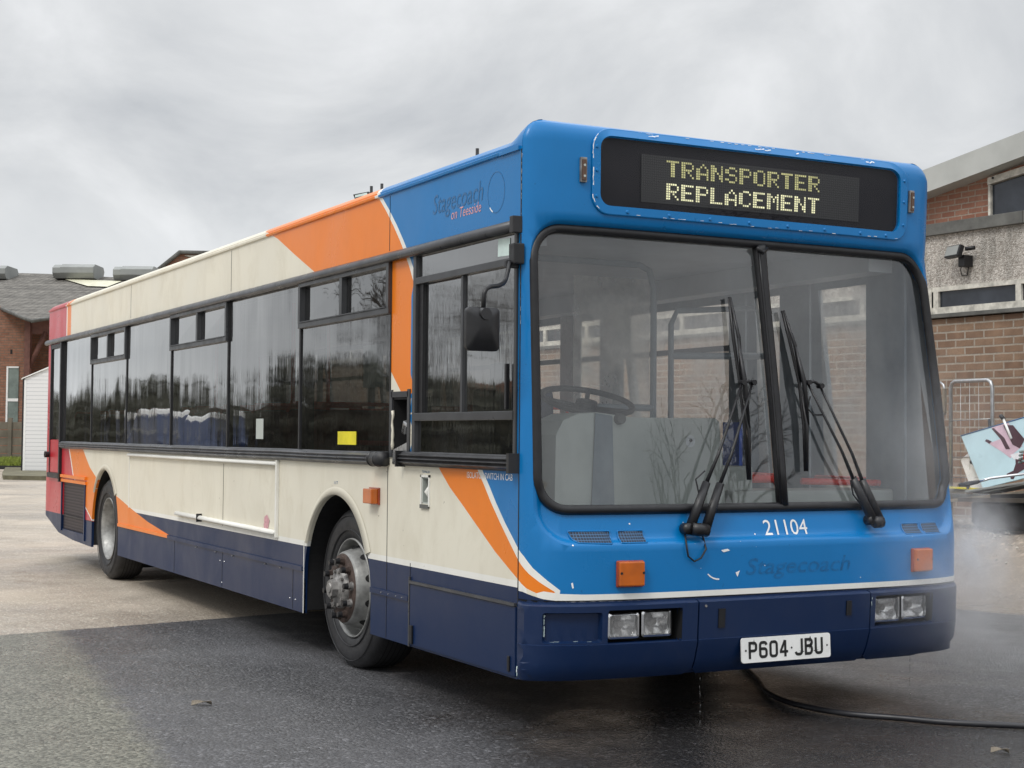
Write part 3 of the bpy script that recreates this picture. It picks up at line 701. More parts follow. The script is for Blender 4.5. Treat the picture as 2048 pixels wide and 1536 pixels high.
# rear end
b = MB(); n_ = 8
def rearring(d):
    r = .12
    return [(XR-r*math.sin(PI/2*i/n_)+d, r-r*math.cos(PI/2*i/n_)+d) for i in range(n_+1)]+[(XR-r+d, 1.2)]+[(XR-r*math.cos(PI/2*i/n_)+d, 2.43-r+r*math.sin(PI/2*i/n_)-d) for i in range(n_+1)]
zs = [(.46, 0), (.505, 0), (2.68, 0), (2.69, .010), (2.704, .02), (2.722, .045), (2.739, .085), (2.751, .15)]
m_ = len(rearring(0))
for z, dd in zs: b.v += [(x, y, z) for x, y in rearring(dd)]
for k in range(len(zs)-1):
    for i in range(m_-1): b.f.append((k*m_+i, k*m_+i+1, (k+1)*m_+i+1, (k+1)*m_+i)); b.m.append(4 if k == 0 else 5); b.sm.append(True)
b.f.append(tuple((len(zs)-1)*m_+i for i in range(m_))); b.m.append(5); b.sm.append(False)
b.build('rear_panel', BODY, BUS, shade=35)
# rain gutter rail above windows and rubber rub rail below
b = MB(); b.tube([(XR-.05, -.012, 2.325), (-8, -.014, 2.318), (-1.2, -.016, 2.312), (-.0, -.016, 2.312)], .032, 0, 12, flat=.75); b.build('rain_gutter', 'greytrim', BUS)
b = MB(); b.box((-.03, -.045, 2.275), (.006, .01, 2.352), 0, bev=.004); b.build('gutter_end', 'black', BUS)
b = MB()
def railprof(b, x0, x1, z0, z1, d, m=0, ribs=4):
    pr = []; n = ribs*6
    for i in range(n+1):
        t = i/n; env = math.sin(PI*min(1, max(0, t)))**.35 if 0 < t < 1 else 0
        pr.append((-d*env*(.86+.14*math.cos(2*PI*ribs*t)), z0+(z1-z0)*t))
    xs_ = [x0+(x1-x0)*i/max(1, int(abs(x1-x0)/.5)) for i in range(max(1, int(abs(x1-x0)/.5))+1)]
    V = []; jit = [random.uniform(-.0015, .0015) for _ in xs_]
    for x, jj in zip(xs_, jit): V += [(x, y, z+jj) for y, z in pr]
    F = [(i*(n+1)+j, (i+1)*(n+1)+j, (i+1)*(n+1)+j+1, i*(n+1)+j+1) for i in range(len(xs_)-1) for j in range(n)]
    F += [tuple(range(n, -1, -1)), tuple((len(xs_)-1)*(n+1)+j for j in range(n+1))]
    b.add(V, F, m, False)
railprof(b, -10.09, -1.60, 1.187, 1.262, .042); b.build('rub_rail', 'greytrim', BUS)
b = MB(); b.tube([(-1.62, -.03, 1.224), (-1.475, -.03, 1.224)], .040, 0, 20); b.tube([(-1.64, -.03, 1.224), (-1.63, -.03, 1.224)], .043, 0, 20); b.tube([(-1.56, -.03, 1.224), (-1.545, -.03, 1.224)], .043, 0, 20); b.build('rail_end_sleeve', 'black', BUS)
b = MB(); railprof(b, -1.275, -.012, 1.192, 1.268, .05, 0, 4); b.box((-.02, -.056, 1.185), (.004, .0, 1.275), 0); b.box((-1.285, -.054, 1.188), (-1.272, .0, 1.272), 0); b.build('cab_rub_rail', 'black', BUS)

# ---------------- side windows
pill = [-10.10, -8.76, -7.365, -5.895, -4.39, -2.90, -1.47]
hop = {1, 3, 5}
for i in range(6):
    x0, x1 = pill[i]+.006, pill[i+1]-.006; hopper = i in hop
    zt = 2.02 if hopper else 2.30; jx = random.uniform(-.004, .004)
    b = MB(); tl = random.uniform(-.003, .003)
    b.add([(x0, .004+tl, 1.25), (x1, .004-tl, 1.25), (x1, .004+tl, zt), (x0, .004, zt)], [(0, 1, 2, 3)])
    wn = b.build('side_window', 'sideglass', BUS, fix=False)
    b = MB()
    for xx in (x0, x1): b.box((xx-.0055, -.005, 1.25), (xx+.0055, .012, zt), 0)
    b.box((x0, -.005, 1.243), (x1, .012, 1.256), 0); b.box((x0, -.004, zt-.004), (x1, .012, zt+.006), 0)
    b.build('window_seal', 'rubber', wn)
    if hopper:
        b = MB(); a0, a1, h0, h1 = x0-.004, x1+.004, 2.008, 2.296; xm = (x0+x1)/2; t = .034
        b.box((a0, -.022, h0), (a1, .02, h0+t), 0, bev=.004); b.box((a0, -.022, h1-t), (a1, .02, h1), 0, bev=.004)
        b.box((a0, -.022, h0+t-.002), (a0+t, .02, h1-t+.002), 0); b.box((a1-t, -.022, h0+t-.002), (a1, .02, h1-t+.002), 0); b.box((xm-t*.6, -.019, h0+t-.002), (xm+t*.6, .02, h1-t+.002), 0)
        b.box((a0+t, -.028, h0+t), (a1-t, -.02, h0+t+.006), 0)
        b.build('hopper_frame', 'frame', wn)
        for c0, c1 in ((a0+t, xm-t*.6), (xm+t*.6, a1-t)):
            b = MB(); b.add([(c0, .012, h0+t), (c1, .014, h0+t), (c1, .010, h1-t), (c0, .012, h1-t)], [(0, 1, 2, 3)]); b.build('hopper_pane', 'hopglass', wn, fix=False)
# dark pillars and opaque band behind the bonded glass
b = MB()
for i, x in enumerate(pill):
    wdt = .055 if 0 < i < 6 else .03
    b.box((x-wdt, .03, 1.19), (x+wdt, .075, 2.34), 0)
b.box((-10.1, .03, 2.27), (-1.47, .075, 2.345), 0); b.box((-10.1, .03, 1.17), (-1.47, .075, 1.262), 0)
pieces(b, 'window_pillar', 'darkvoid', BUS)
# rear quarter door with its tall window
b = MB()
b.add([(-10.715, .004, 1.28), (-10.145, .004, 1.28), (-10.145, .004, 2.25), (-10.715, .004, 2.25)], [(0, 1, 2, 3)])
rw = b.build('emergency_door', 'sideglass', BUS, fix=False); rw['label'] = 'narrow dark glazed door at the red rear corner'
b = MB(); b.box((-10.735, -.012, .90), (-10.70, .01, 2.30)); b.box((-10.15, -.03, .84), (-10.10, .01, 2.31)); b.box((-10.72, -.012, 2.245), (-10.13, .01, 2.29)); b.box((-10.74, -.03, .872), (-10.13, .004, .925)); b.build('door_seal', 'rubber', rw)
b = MB(); b.box((-10.70, -.006, .93), (-10.16, .004, 1.27)); b.build('door_lower_panel', 'red', rw)
b = MB(); b.cyl((-10.72, -.01, 1.115), (-10.72, -.06, 1.115), .03, .035); b.box((-10.75, -.06, 1.10), (-10.66, -.045, 1.125)); b.build('door_handle', 'rubber', rw)
# louvred engine grille
b = MB(); b.box((LOUV[0], .015, LOUV[2]), (LOUV[1], .03, LOUV[3])); g_ = b.build('engine_grille', 'louvre', BUS)
b = MB(); t = .022
b.box((LOUV[0]-.04, -.014, LOUV[3]), (LOUV[1]+.06, .002, LOUV[3]+.03)); b.box((LOUV[0]-.04, -.022, LOUV[3]+.045), (LOUV[1]+.06, .002, LOUV[3]+.075)); pieces(b, 'grille_trim', 'orange', g_)
b = MB(); b.box((LOUV[1], -.012, LOUV[2]-.06), (LOUV[1]+.03, .002, LOUV[3])); b.box((LOUV[0]-.03, -.012, LOUV[2]-.02), (LOUV[0], .002, LOUV[3])); pieces(b, 'grille_edge', 'navy', g_)
# panel joints, rivets, step mouldings on the side
b = MB()
for x, z0, z1 in ((-4.35, 2.36, 2.65), (-7.26, 2.36, 2.65), (-1.50, .27, 1.18), (-1.51, 2.35, 2.65), (-4.46, .70, 1.14), (-5.72, .27, .51), (-4.46, .27, .51), (-2.98, .27, .51), (-10.1, .33, .85), (-1.19, .60, .69)):
    b.box((x-.0025, -.0015, z0), (x+.0025, .004, z1))
b.box((-10.1, -.001, .5), (-8.65, .002, .508))
pieces(b, 'panel_joint', 'rubber', BUS)
b = MB()
b.box((-5.9, -.012, .516), (-2.795, .002, .545), 4); b.box((-7.57, -.012, .522), (-5.9, .002, .548), 1); b.box((-1.71, -.010, .492), (-1.2, .002, .520), 4)
b.box((-2.787, -.004, .262), (-2.780, .01, .70), 3)
pieces(b, 'step_moulding', BODY, BUS)
b = MB()
for x in (-1.55, -1.45, -1.35, -1.27, -4.2, -4.6, -5.1, -3.5, -3.2): b.cyl((x, 0, .505), (x, -.014, .505), .005, .003, 0, 8)
for x, z in ((-2.93, .33), (-3.03, .33), (-4.41, .45), (-4.51, .45), (-4.46, .30), (-.30, .52), (-.12, .5), (-.13, .42), (-1.16, .45)): b.cyl((x, 0, z), (x, -.004, z), .005, .003, 0, 8)
pieces(b, 'rivet', 'alu', BUS, weld=True)
# arch lips
for nm, A in (('wheel_arch_lip', (-2.25, .46, .53, .545)), ('wheel_arch_lip', (-8.12, .46, .53, .555))):
    b = MB(); t0 = .14 if A[0] > -5 else .2; th_ = [PI*(t0+(1-2*t0)*i/32) for i in range(33)]
    P = [(A[0]-A[2]*math.cos(t), A[1]+A[3]*math.sin(t)) for t in th_]
    Q = [(A[0]-(A[2]+.05)*math.cos(t), A[1]+(A[3]+.045)*math.sin(t)) for t in th_]
    V = [(x, -.016, z) for x, z in P]+[(x, -.003, z) for x, z in Q]+[(x, .02, z) for x, z in P]
    F = [(i, i+1, 34+i, 33+i) for i in range(32)]+[(i, 66+i, 67+i, i+1) for i in range(32)]
    b.add(V, F, 0, True); b.build(nm, 'cream', BUS)
    # dark wheel housing
    P = [(A[0]-(A[2]+.006)*math.cos(PI*i/32), A[1]+(A[3]+.006)*math.sin(PI*i/32)) for i in range(33)]; b = MB(); V = [(x, y, z) for y in (.021, .55) for x, z in [(A[0]-A[2], .28)]+P+[(A[0]+A[2], .28)]]
    n1_ = 35; b.add(V, [(i, i+1, n1_+i+1, n1_+i) for i in range(34)]+[tuple(range(n1_, 2*n1_))], 0); b.build('wheel_housing', 'darkvoid', BUS, fix=False)
# advertisement frame
b = MB(); b.tube([(-7.185, -.02, 1.165), (-3.285, -.016, 1.165)], .015, 0, 12, flat=.7); b.box((-3.285, -.022, .69), (-3.262, 0, 1.187), 0, bev=.004); b.box((-7.20, -.008, .705), (-7.185, 0, 1.18), 0)
b.tube([(-5.62, -.02, .735), (-3.285, -.018, .722)], .018, 0, 12, flat=.7); b.box((-4.99, -.042, .70), (-4.985, 0, .76), 1)
b.build('advertisement_frame', ['white', 'rubber'], BUS)
b = MB()
def blot(b, cx, cz, r, sx, mf, mat=0, n=18, jag=.35):
    P = [(cx+r*sx*math.cos(2*PI*i/n)*(1-random.random()*jag), cz+r*math.sin(2*PI*i/n)*(1-random.random()*jag)) for i in range(n)]
    b.add([mf(*p) for p in P], [tuple(range(n))], mat)
blot(b, -3.50, .775, .06, 1.1, So(.003)); b.build('torn_sticker', 'pinktext', BUS)
# flap behind the front wheel, handles
b = MB(); b.box((-1.175, -.008, .272), (-.012, .006, .585), 0, bev=.004); fp = b.build('locker_flap', 'navy', BUS)
b = MB(); b.box((-1.18, -.016, .588), (-.01, .002, .602), 0); b.box((-1.19, -.01, .262), (-1.178, .002, .62), 0); b.build('flap_hinge_strip', 'greytrim', fp)
b = MB(); b.box((-1.155, -.02, .28), (-1.125, -.008, .375), 0, bev=.004); b.build('flap_handle', 'rubber', fp)
b = MB(); b.box((-.075, -.016, .29), (-.055, -.008, .36), 0, bev=.003); b.build('flap_latch', 'rubber', fp)
# filler recess, socket recess
b = MB(); x0, x1, z0, z1 = FUEL
for A, B in (((x0, .0, z0), (x0+.02, .12, z1)), ((x1-.02, .0, z0), (x1, .12, z1)), ((x0, .12, z0), (x1, .13, z1)), ((x0, 0, z1-.012), (x1, .12, z1))): b.box(A, B, 0)
b.box((x0-.018, -.008, z0-.02), (x0+.012, .0, z1+.04), 1); b.box((x1-.012, -.008, z0-.02), (x1+.018, .0, z1+.04), 1); b.box((x0, -.008, z1), (x1, .0, z1+.03), 1)
fu = b.build('filler_recess', ['darkvoid', 'frame'], BUS)
b = MB()
P = [(x0+.02, -.002, z0+.02), (x1-.03, .0, z0+.06), (x1-.02, .1, z0+.10), (x0+.03, .1, z0+.02), (x0+.015, -.004, z0-.055), (x1-.01, -.004, z0-.05)]
b.add(P, [(0, 1, 2, 3), (4, 5, 1, 0)]); b.tube([(x1-.10, .02, z0+.115), (x1-.06, .01, z0+.16), (x1-.02, .015, z0+.15), (x1-.03, .05, z0+.09)], .02, 0, 6); b.build('torn_metal_plate', 'alu', fu, fix=False)
b = MB(); random.seed(3); P = [(x0+.012+random.uniform(0, .012), -.004, z0+.02+.026*i) for i in range(9)]; b.tube(P, [.004+random.random()*.006 for _ in P], 0, 5); b.build('old_sealant', 'cream', fu)
b = MB(); lettering(b, 'FUEL ONLY', x0+.02, x1-.02, z1+.005, z1+.026, So(.010)); b.build('filler_lettering', 'frame', fu); 
b = MB(); x0, x1, z0, z1 = TANK
for A, B in (((x0, .0, z0), (x0+.006, .06, z1)), ((x1-.006, .0, z0), (x1, .06, z1)), ((x0, .06, z0), (x1, .07, z1)), ((x0, 0, z1-.006), (x1, .06, z1)), ((x0, 0, z0), (x1, .06, z0+.006))): b.box(A, B, 0)
b.box((x0-.012, -.007, z0-.004), (x0, .001, z1+.012), 1); b.box((x1, -.007, z0-.012), (x1+.014, .001, z1+.012), 1); b.box((x0-.012, -.007, z1), (x1+.014, .001, z1+.012), 1); b.box((x0-.012, -.010, z0-.024), (x1+.002, .001, z0-.004), 2)
tk = b.build('socket_recess', ['grey_in', 'white', 'concrete'], BUS)
b = MB(); b.tube([(x1-.02, .03, z1-.03), (x1-.03, .0, z0+.06), (x1-.015, .02, z0+.03)], .014, 0, 8); b.build('socket_knob', 'white', tk)
b = MB(); lettering(b, 'TOWING AIR', x0-.005, x1+.005, z1+.022, z1+.034, So(.0015)); b.build('small_panel_lettering', 'ghost2', BUS); b = MB(); lettering(b, '11T', -2.29, -2.23, 1.065, 1.082, So(.0015)); b.build('small_panel_lettering', 'ghost2', BUS)
# side indicator
b = MB(); b.box((-1.735, -.012, .972), (-1.60, .0, 1.066), 1, bev=.003); b.box((-1.728, -.052, .978), (-1.607, -.011, 1.060), 0, bev=.006); b.build('side_indicator', ['amber', 'amberdark'], BUS)
# stickers
b = MB(); b.add([S(*p, -.0035) for p in ((-.235, 2.19), (-.115, 2.185), (-.112, 2.265), (-.233, 2.273))], [(0, 1, 2, 3)]); b.build('cab_window_sticker', 'sticker', BUS, fix=False)
b = MB(); b.add([(x, .001, z) for x, z in ((-2.25, 1.296), (-1.962, 1.296), (-1.962, 1.372), (-2.25, 1.372))], [(0, 1, 2, 3)]); b.build('yellow_window_notice', 'yellow', BUS, fix=False)
b = MB(); b.add([(x, .001, z) for x, z in ((-3.752, 1.32), (-3.60, 1.32), (-3.60, 1.455), (-3.752, 1.455))], [(0, 1, 2, 3)]); b.build('grey_window_notice', 'grey_in', BUS, fix=False)
b = MB(); b.add([(x, .05, z) for x, z in ((-1.99, 1.62), (-1.70, 1.62), (-1.70, 1.86), (-1.99, 1.86))], [(0, 1, 2, 3)]); b.build('blank_window_notice', 'sticker', BUS, fix=False)
# ---------------- cab side window
x0, x1, z0, z1 = CABW; b = MB()
b.add([(x0+.03, .006, z0+.03), (x1-.02, .006, z0+.03), (x1-.02, .006, 1.43), (x0+.03, .006, 1.43)], [(0, 1, 2, 3)])
b.add([(x0+.03, .006, 2.165), (x1-.02, .006, 2.165), (x1-.02, .006, 2.285), (x0+.03, .006, 2.285)], [(0, 1, 2, 3)])
b.add([(x0+.09, .020, 1.45), (-.605, .020, 1.45), (-.59, .020, 2.13), (x0+.09, .020, 2.13)], [(0, 1, 2, 3)])
b.add([(-.60, .010, 1.45), (x1-.02, .010, 1.45), (x1-.02, .010, 2.14), (-.585, .010, 2.14)], [(0, 1, 2, 3)])
cw = b.build('cab_window', 'cabglass', BUS, fix=False)
b = MB()
b.box((x0, -.014, z0), (x0+.035, .03, z1), 0, bev=.004); b.box((x1-.024, -.012, z0), (x1, .03, z1), 0, bev=.004); b.box((x0+.033, -.012, z0), (x1-.022, .03, z0+.028), 0); b.box((x0+.033, -.012, z1-.028), (x1-.022, .03, z1), 0)
b.box((x0+.033, -.016, 1.428), (x1-.022, .03, 1.468), 0, bev=.003); b.box((x0+.033, -.014, 2.135), (x1-.022, .03, 2.17), 0, bev=.003)
b.box((-.612, -.003, 1.465), (-.59, .028, 2.137), 0); b.box((x0+.033, .004, 1.465), (x0+.09, .028, 2.137), 1)
b.build('cab_window_frame', ['frame', 'rubber'], cw)
b = MB(); b.box((-.115, -.02, 1.475), (-.098, .0, 1.685), 0, bev=.003); b.build('window_handle', 'rubber', cw)
# ghost lettering and small writing on the side
b = MB(); lettering(b, 'Stagecoach', -.955, -.385, 2.445, 2.575, So(.0012), 0, .003, .22); 
C0 = (-.25, 2.495); P = [S(C0[0]+.088*math.cos(t), C0[1]+.098*math.sin(t), .0012) for t in [2*PI*i/40 for i in range(40)]]
P2 = [S(C0[0]+.085*math.cos(t), C0[1]+.095*math.sin(t), .0012) for t in [2*PI*i/40 for i in range(40)]]
b.add(P+P2, [(i, (i+1) % 40, 40+(i+1) % 40, 40+i) for i in range(40)]); b.build('faded_side_name', 'ghost2', BUS, fix=False)
b = MB(); lettering(b, 'on Teesside', -.735, -.405, 2.425, 2.475, So(.0014), 0, 0, .22); b.build('pink_side_lettering', 'pinktext', BUS, fix=False)
b = MB(); lettering(b, 'ISOLATOR SWITCH IN CAB', -.53, -.06, 1.150, 1.180, So(.0014))
b.add([S(C0[0]-.088*math.cos(t)*q+.0, C0[1]-.098*math.sin(t)*q, .0018) for q in (1., .93) for t in (.75, .9, 1.05, 1.2)], [(0, 1, 5, 4), (1, 2, 6, 5), (2, 3, 7, 6)])
b.build('white_side_lettering', 'whitetext', BUS, fix=False)
b = MB(); random.seed(5)   # chipped sealant down the corner joint
def chips(b, path, mf, w0=.002, w1=.007, p=.6, mat=0):
    for a, c in zip(path, path[1:]):
        if random.random() > p: continue
        d = (c[0]-a[0], c[1]-a[1]); L = math.hypot(*d) or 1; nx, nz = -d[1]/L, d[0]/L; ww = random.uniform(w0, w1); w2 = random.uniform(w0, w1); o_ = random.uniform(-.003, .003)
        q = [(a[0]+nx*o_, a[1]+nz*o_), (c[0]+nx*o_, c[1]+nz*o_), (c[0]+nx*(w2+o_), c[1]+nz*(w2+o_)), (a[0]+nx*(ww+o_), a[1]+nz*(ww+o_))]
        b.add([mf(*k) for k in q], [(0, 1, 2, 3)], mat)
chips(b, [(.006, 2.64-.014*i) for i in range(21)], So(.0015), .001, .005, .8)
chips(b, [(.004, 2.30-.02*i) for i in range(30)], So(.0015), .001, .003, .35)
chips(b, [(-.003, .33-.012*i) for i in range(5)]+[(.02+.02*i, .268) for i in range(4)], So(.003), .002, .008, .7)
chips(b, [(-1.197, .60-.02*i) for i in range(8)], So(.003), .001, .006, .6)
b.build('chipped_sealant', 'whitetext', BUS, fix=False)
b = MB(); b.box((-.003, -.002, .27), (.003, .006, 2.27)); b.box((-.003, -.002, 2.35), (.003, .006, 2.66)); pieces(b, 'corner_joint', 'rubber', BUS)
# ---------------- windscreen
def pane(name, poly, off, mat, parent=BUS, step=.06):
    us = [p[0] for p in poly]; z_ = [p[1] for p in poly]
    return skin(name, parent, (min(us)-.01, max(us)+.01, min(z_)-.01, max(z_)+.01), (step, .12), [(poly, 1)], lambda u, z: 0 if inpoly((u, z), poly) else -1, [mat], So(off), 0, .05)
UD = lambda z: 1.39+(z-1.056)*.025                            # centre divider
big = rrect(WS[0]-.01, WS[1]+.01, WS[2]-.01, WS[3]+.01, (.13, .13, .15, .15), 8)
gl_ = pane('windscreen', big, -.006, 'screen')
def looptube(b, P, off, r, mat=0, flat=1., n=10, h=.05):
    D = dens(P, h, True); b.tube([S(u, z, off) for u, z in D], r, mat, n, False, True, flat)
b = MB(); looptube(b, rrect(WS[0]-.012, WS[1]+.012, WS[2]-.012, WS[3]+.012, (.14, .14, .16, .16), 9), .004, .023); looptube(b, rrect(WS[0]-.002, WS[1]+.002, WS[2]-.002, WS[3]+.002, (.13, .13, .15, .15), 9), .014, .010)
b.build('windscreen_seal', 'rubber', gl_)
b = MB(); b.tube([S(UD(z), z, .010) for z in (1.03, 1.2, 1.5, 1.8, 2.1, 2.27, 2.30)], [.030]*5+[.034, .036], 0, 10, flat=.6)
for k in (-.014, .014): b.tube([S(UD(z)+k, z, .024) for z in (1.04, 1.3, 1.7, 2.1, 2.28)], .007, 0, 6)
b.tube([S(UD(2.28)-.03, 2.285, .03), S(UD(2.28), 2.262, .034), S(UD(2.28)+.034, 2.285, .03)], .012, 0, 6); b.build('windscreen_divider', 'rubber', gl_)

# ---------------- destination display
rg = rrect(.413, 2.371, 2.383, 2.782, .085, 7)
fr_ = skin('display_frame', BUS, (.38, 2.40, 2.36, 2.80), (.08, .2), [(rg, 1), (HBP, 1)], lambda u, z: 0 if inpoly((u, z), rg) and not inpoly((u, z), HBP) else -1, ['blue'], So(.012), .014, .04)
b = MB(); looptube(b, rg, .006, .0055, 0); 
b.build('frame_bead', 'blue', fr_)
b = MB()
for u in (.60, .84, 1.08, 1.32, 1.56, 1.80, 2.04, 2.22):
    for z in (2.397,): b.lathe([(.011, .0), (.009, -.006), (.0, -.008)], (0, 0, 0), 0, 10) if False else b.cyl(S(u, z, .011), S(u, z, .019), .010, .005, 0, 10)
for z in (2.46, 2.58, 2.69):
    b.cyl(S(.43, z, .011), S(.43, z, .019), .009, .005, 0, 10); b.cyl(S(2.346, z, .011), S(2.346, z, .019), .009, .005, 0, 10)
pieces(b, 'rivet', 'blue', fr_, weld=True)
b = MB(); random.seed(11); D = dens(rg, .022, True)
top = [p for p in D if p[1] > 2.77]; bot = [p for p in D if p[1] < 2.39]; lf = [p for p in D if p[0] < .46 and 2.39 < p[1] < 2.78]
chips(b, sorted(top), So(.013), .001, .0035, .35); chips(b, sorted(bot), So(.013), .0007, .0025, .3); chips(b, sorted(lf, key=lambda p: p[1]), So(.013), .001, .006, .65)
for _ in range(5):
    u = random.uniform(.5, 2.3); chips(b, [(u+.02*i, 2.765+random.uniform(-.004, .006)) for i in range(4)], So(.0165), .002, .006, .7)
b.build('chipped_sealant', 'whitetext', fr_, fix=False)
hb = skin('destination_display', BUS, (HB[0]-.02, HB[1]+.02, HB[2]-.02, HB[3]+.02), (.1, .2), [(HBP, 1)], lambda u, z: 0 if inpoly((u, z), rrect(HB[0]-.015, HB[1]+.015, HB[2]-.015, HB[3]+.015, .06)) else -1, ['board'], So(-.012), 0, .05)
L0, L1, B0, B1 = .688, 2.042, 2.455, 2.682; NC, NR = 109, 20; PU = (L1-L0)/NC; PZ = (B1-B0)/NR
skin('dot_matrix', hb, (L0, L1, B0, B1), (.1, .1), [], lambda u, z: 0, ['leds'], So(-.008), 0, .05, uvf=lambda u, z: ((u-L0)/PU, (z-B0)/PZ))
FONT = {'T': '11111 00100 00100 00100 00100 00100 00100', 'R': '11110 10001 10001 11110 10100 10010 10001', 'A': '00100 01010 10001 10001 11111 10001 10001',
 'N': '10001 11001 11001 10101 10011 10011 10001', 'S': '01110 10001 10000 01110 00001 10001 01110', 'P': '11110 10001 10001 11110 10000 10000 10000', 'O': '01110 10001 10001 10001 10001 10001 01110',
 'E': '11111 10000 10000 11110 10000 10000 11111', 'L': '10000 10000 10000 10000 10000 10000 11111', 'C': '01110 10001 10000 10000 10000 10001 01110', 'M': '10001 11011 10101 10101 10001 10001 10001'}
def dots(b, txt, col, row, mat):
    for i, ch in enumerate(txt):
        rows = FONT[ch].split()
        for r, bits in enumerate(rows):
            ex = bits[0]+bits if ch != 'T' else bits[:3]+bits[2:]
            for k, q in enumerate(ex):
                if q == '1':
                    u = L0+(col+i*7+k+.5)*PU; z = B1-(row+r+.5)*PZ
                    a, c = PU*.38, PZ*.38
                    b.add([S(u-a, z-c, -.0055), S(u+a, z-c, -.0055), S(u+a, z+c, -.0055), S(u-a, z+c, -.0055)], [(0, 1, 2, 3)], mat if r > 1 or mat == 0 else 1)
b = MB(); dots(b, 'TRANSPORTER', 11.4, 1.6, 1); dots(b, 'REPLACEMENT', 11.4, 11.2, 0); b.build('lit_destination_lettering', ['dot_on', 'dot_dim'], hb, fix=False)
# display glass
pane('display_glass', HBP, .002, 'dispglass', hb)
# marker lamps
for u, z in ((.36, 2.576), (2.407, 2.588)):
    P = lambda a, c, o: S(u+a, z+c, o)
    b = MB(); b.add([P(a, c, o) for o in (0, .016) for a, c in ((-.017, -.058), (.017, -.058), (.017, .058), (-.017, .058))], [(0, 1, 2, 3), (7, 6, 5, 4), (0, 4, 5, 1), (1, 5, 6, 2), (2, 6, 7, 3), (3, 7, 4, 0)], 0)
    b.add([P(a, c, o) for o in (.012, .023) for a, c in ((-.011, -.050), (.011, -.050), (.011, .048), (-.011, .048))], [(0, 1, 2, 3), (7, 6, 5, 4), (0, 4, 5, 1), (1, 5, 6, 2), (2, 6, 7, 3), (3, 7, 4, 0)], 1)
    b.cyl(P(0, .02, .022), P(0, .02, .025), .006, None, 2, 8); b.cyl(P(0, -.03, .022), P(0, -.03, .025), .006, None, 2, 8)
    b.build('marker_lamp', ['hubgrey', 'marker', 'grey_in'], BUS, bevel=.004)
# ---------------- lower front: vents, indicators, number, ghost name
def onbox(b, u0, u1, z0, z1, o0, o1, mat=0, n=4):
    """box lying on the front surface"""
    us = [u0+(u1-u0)*i/n for i in range(n+1)]; V = []
    for u in us: V += [S(u, z0, o0), S(u, z1, o0), S(u, z1, o1), S(u, z0, o1)]
    F = [(0, 1, 2, 3), (4*n+3, 4*n+2, 4*n+1, 4*n)]
    for i in range(n):
        a = 4*i; c = a+4
        for j in range(4): F.append((a+j, c+j, c+(j+1) % 4, a+(j+1) % 4))
    b.add(V, F, mat)
def flatpoly(name, P, off, mat, parent=BUS):
    us = [p[0] for p in P]; zs_ = [p[1] for p in P]
    return skin(name, parent, (min(us)-.005, max(us)+.005, min(zs_)-.005, max(zs_)+.005), (.05, .05), [(P, 1)], lambda u, z: 0 if inpoly((u, z), P) else -1, [mat], So(off), 0, .03)
V1 = [(.275, .878), (.425, .874), (.432, .88), (.434, .925), (.428, .929), (.232, .929), (.24, .905), (.255, .888)]
for P in (V1, rrect(.472, .602, .876, .929, .006), rrect(2.108, 2.232, .879, .930, .006), rrect(2.25, 2.385, .879, .930, .012)):
    v_ = flatpoly('front_vent', P, .002, 'vent')
    b = MB(); looptube(b, P, .002, .0035, 0, 1, 6, .03); b.build('vent_edge', 'blue', v_)
for u, z, m1, m2 in ((.507, .739, 'amber', 'amberdark'), (2.192, .749, 'amber', 'amberdark')):
    b = MB(); onbox(b, u-.066, u+.066, z-.060, z+.060, .0, .016, 1); onbox(b, u-.061, u+.061, z-.054, z+.056, .014, .036, 0)
    ii = b.build('front_indicator', [m1, m2], BUS, bevel=.006)
    b = MB()
    for k in (-.052, .054): b.cyl(S(u+k, z+.005, .035), S(u+k, z+.005, .038), .006, None, 0, 8)
    b.build('lens_screws', 'rubber', ii)
b = MB(); lettering(b, '21104', 1.262, 1.515, .892, .964, So(.0015)); pieces(b, 'front_number_digit', 'whitetext', BUS, fix=False)
b = MB(); lettering(b, 'Stagecoach', 1.125, 1.735, .690, .79, So(.0012), 0, .006, .22); b.build('faded_front_name', 'ghost', BUS, fix=False)
b = MB()
arcP = [S(.975+.075*math.cos(t), .755-.0-.06*math.sin(t), .0015) for t in (2.6, 2.3, 2.0, 1.75, 1.55)]; arcQ = [S(.975+.070*math.cos(t), .755-.053*math.sin(t), .0015) for t in (2.55, 2.25, 2.0, 1.75, 1.57)]
b.add(arcP+arcQ, [(i, i+1, 6+i, 5+i) for i in range(4)])
b.add([S(u, z, .0015) for u, z in ((1.066, .726), (1.09, .735), (1.077, .705))], [(0, 1, 2)]); b.add([S(u, z, .0015) for u, z in ((.985, .832), (1.02, .838), (1.035, .83), (1.0, .822))], [(0, 1, 2, 3)])
b.add([S(u, z, .0015) for u, z in ((.238, .700), (.246, .704), (.25, .68), (.244, .677))], [(0, 1, 2, 3)])
random.seed(21)
for _ in range(14):
    u = random.uniform(.08, 2.4); z = random.choice((random.uniform(.66, .85), random.uniform(.865, .872), random.uniform(.88, 1.0))); r = random.uniform(.0012, .004)
    b.add([S(u+r*a, z+r*c, .0014) for a, c in ((-1, -.4), (.8, -1), (1.2, .5), (-.3, 1))], [(0, 1, 2, 3)])
b.build('paint_chips', 'whitetext', BUS, fix=False)

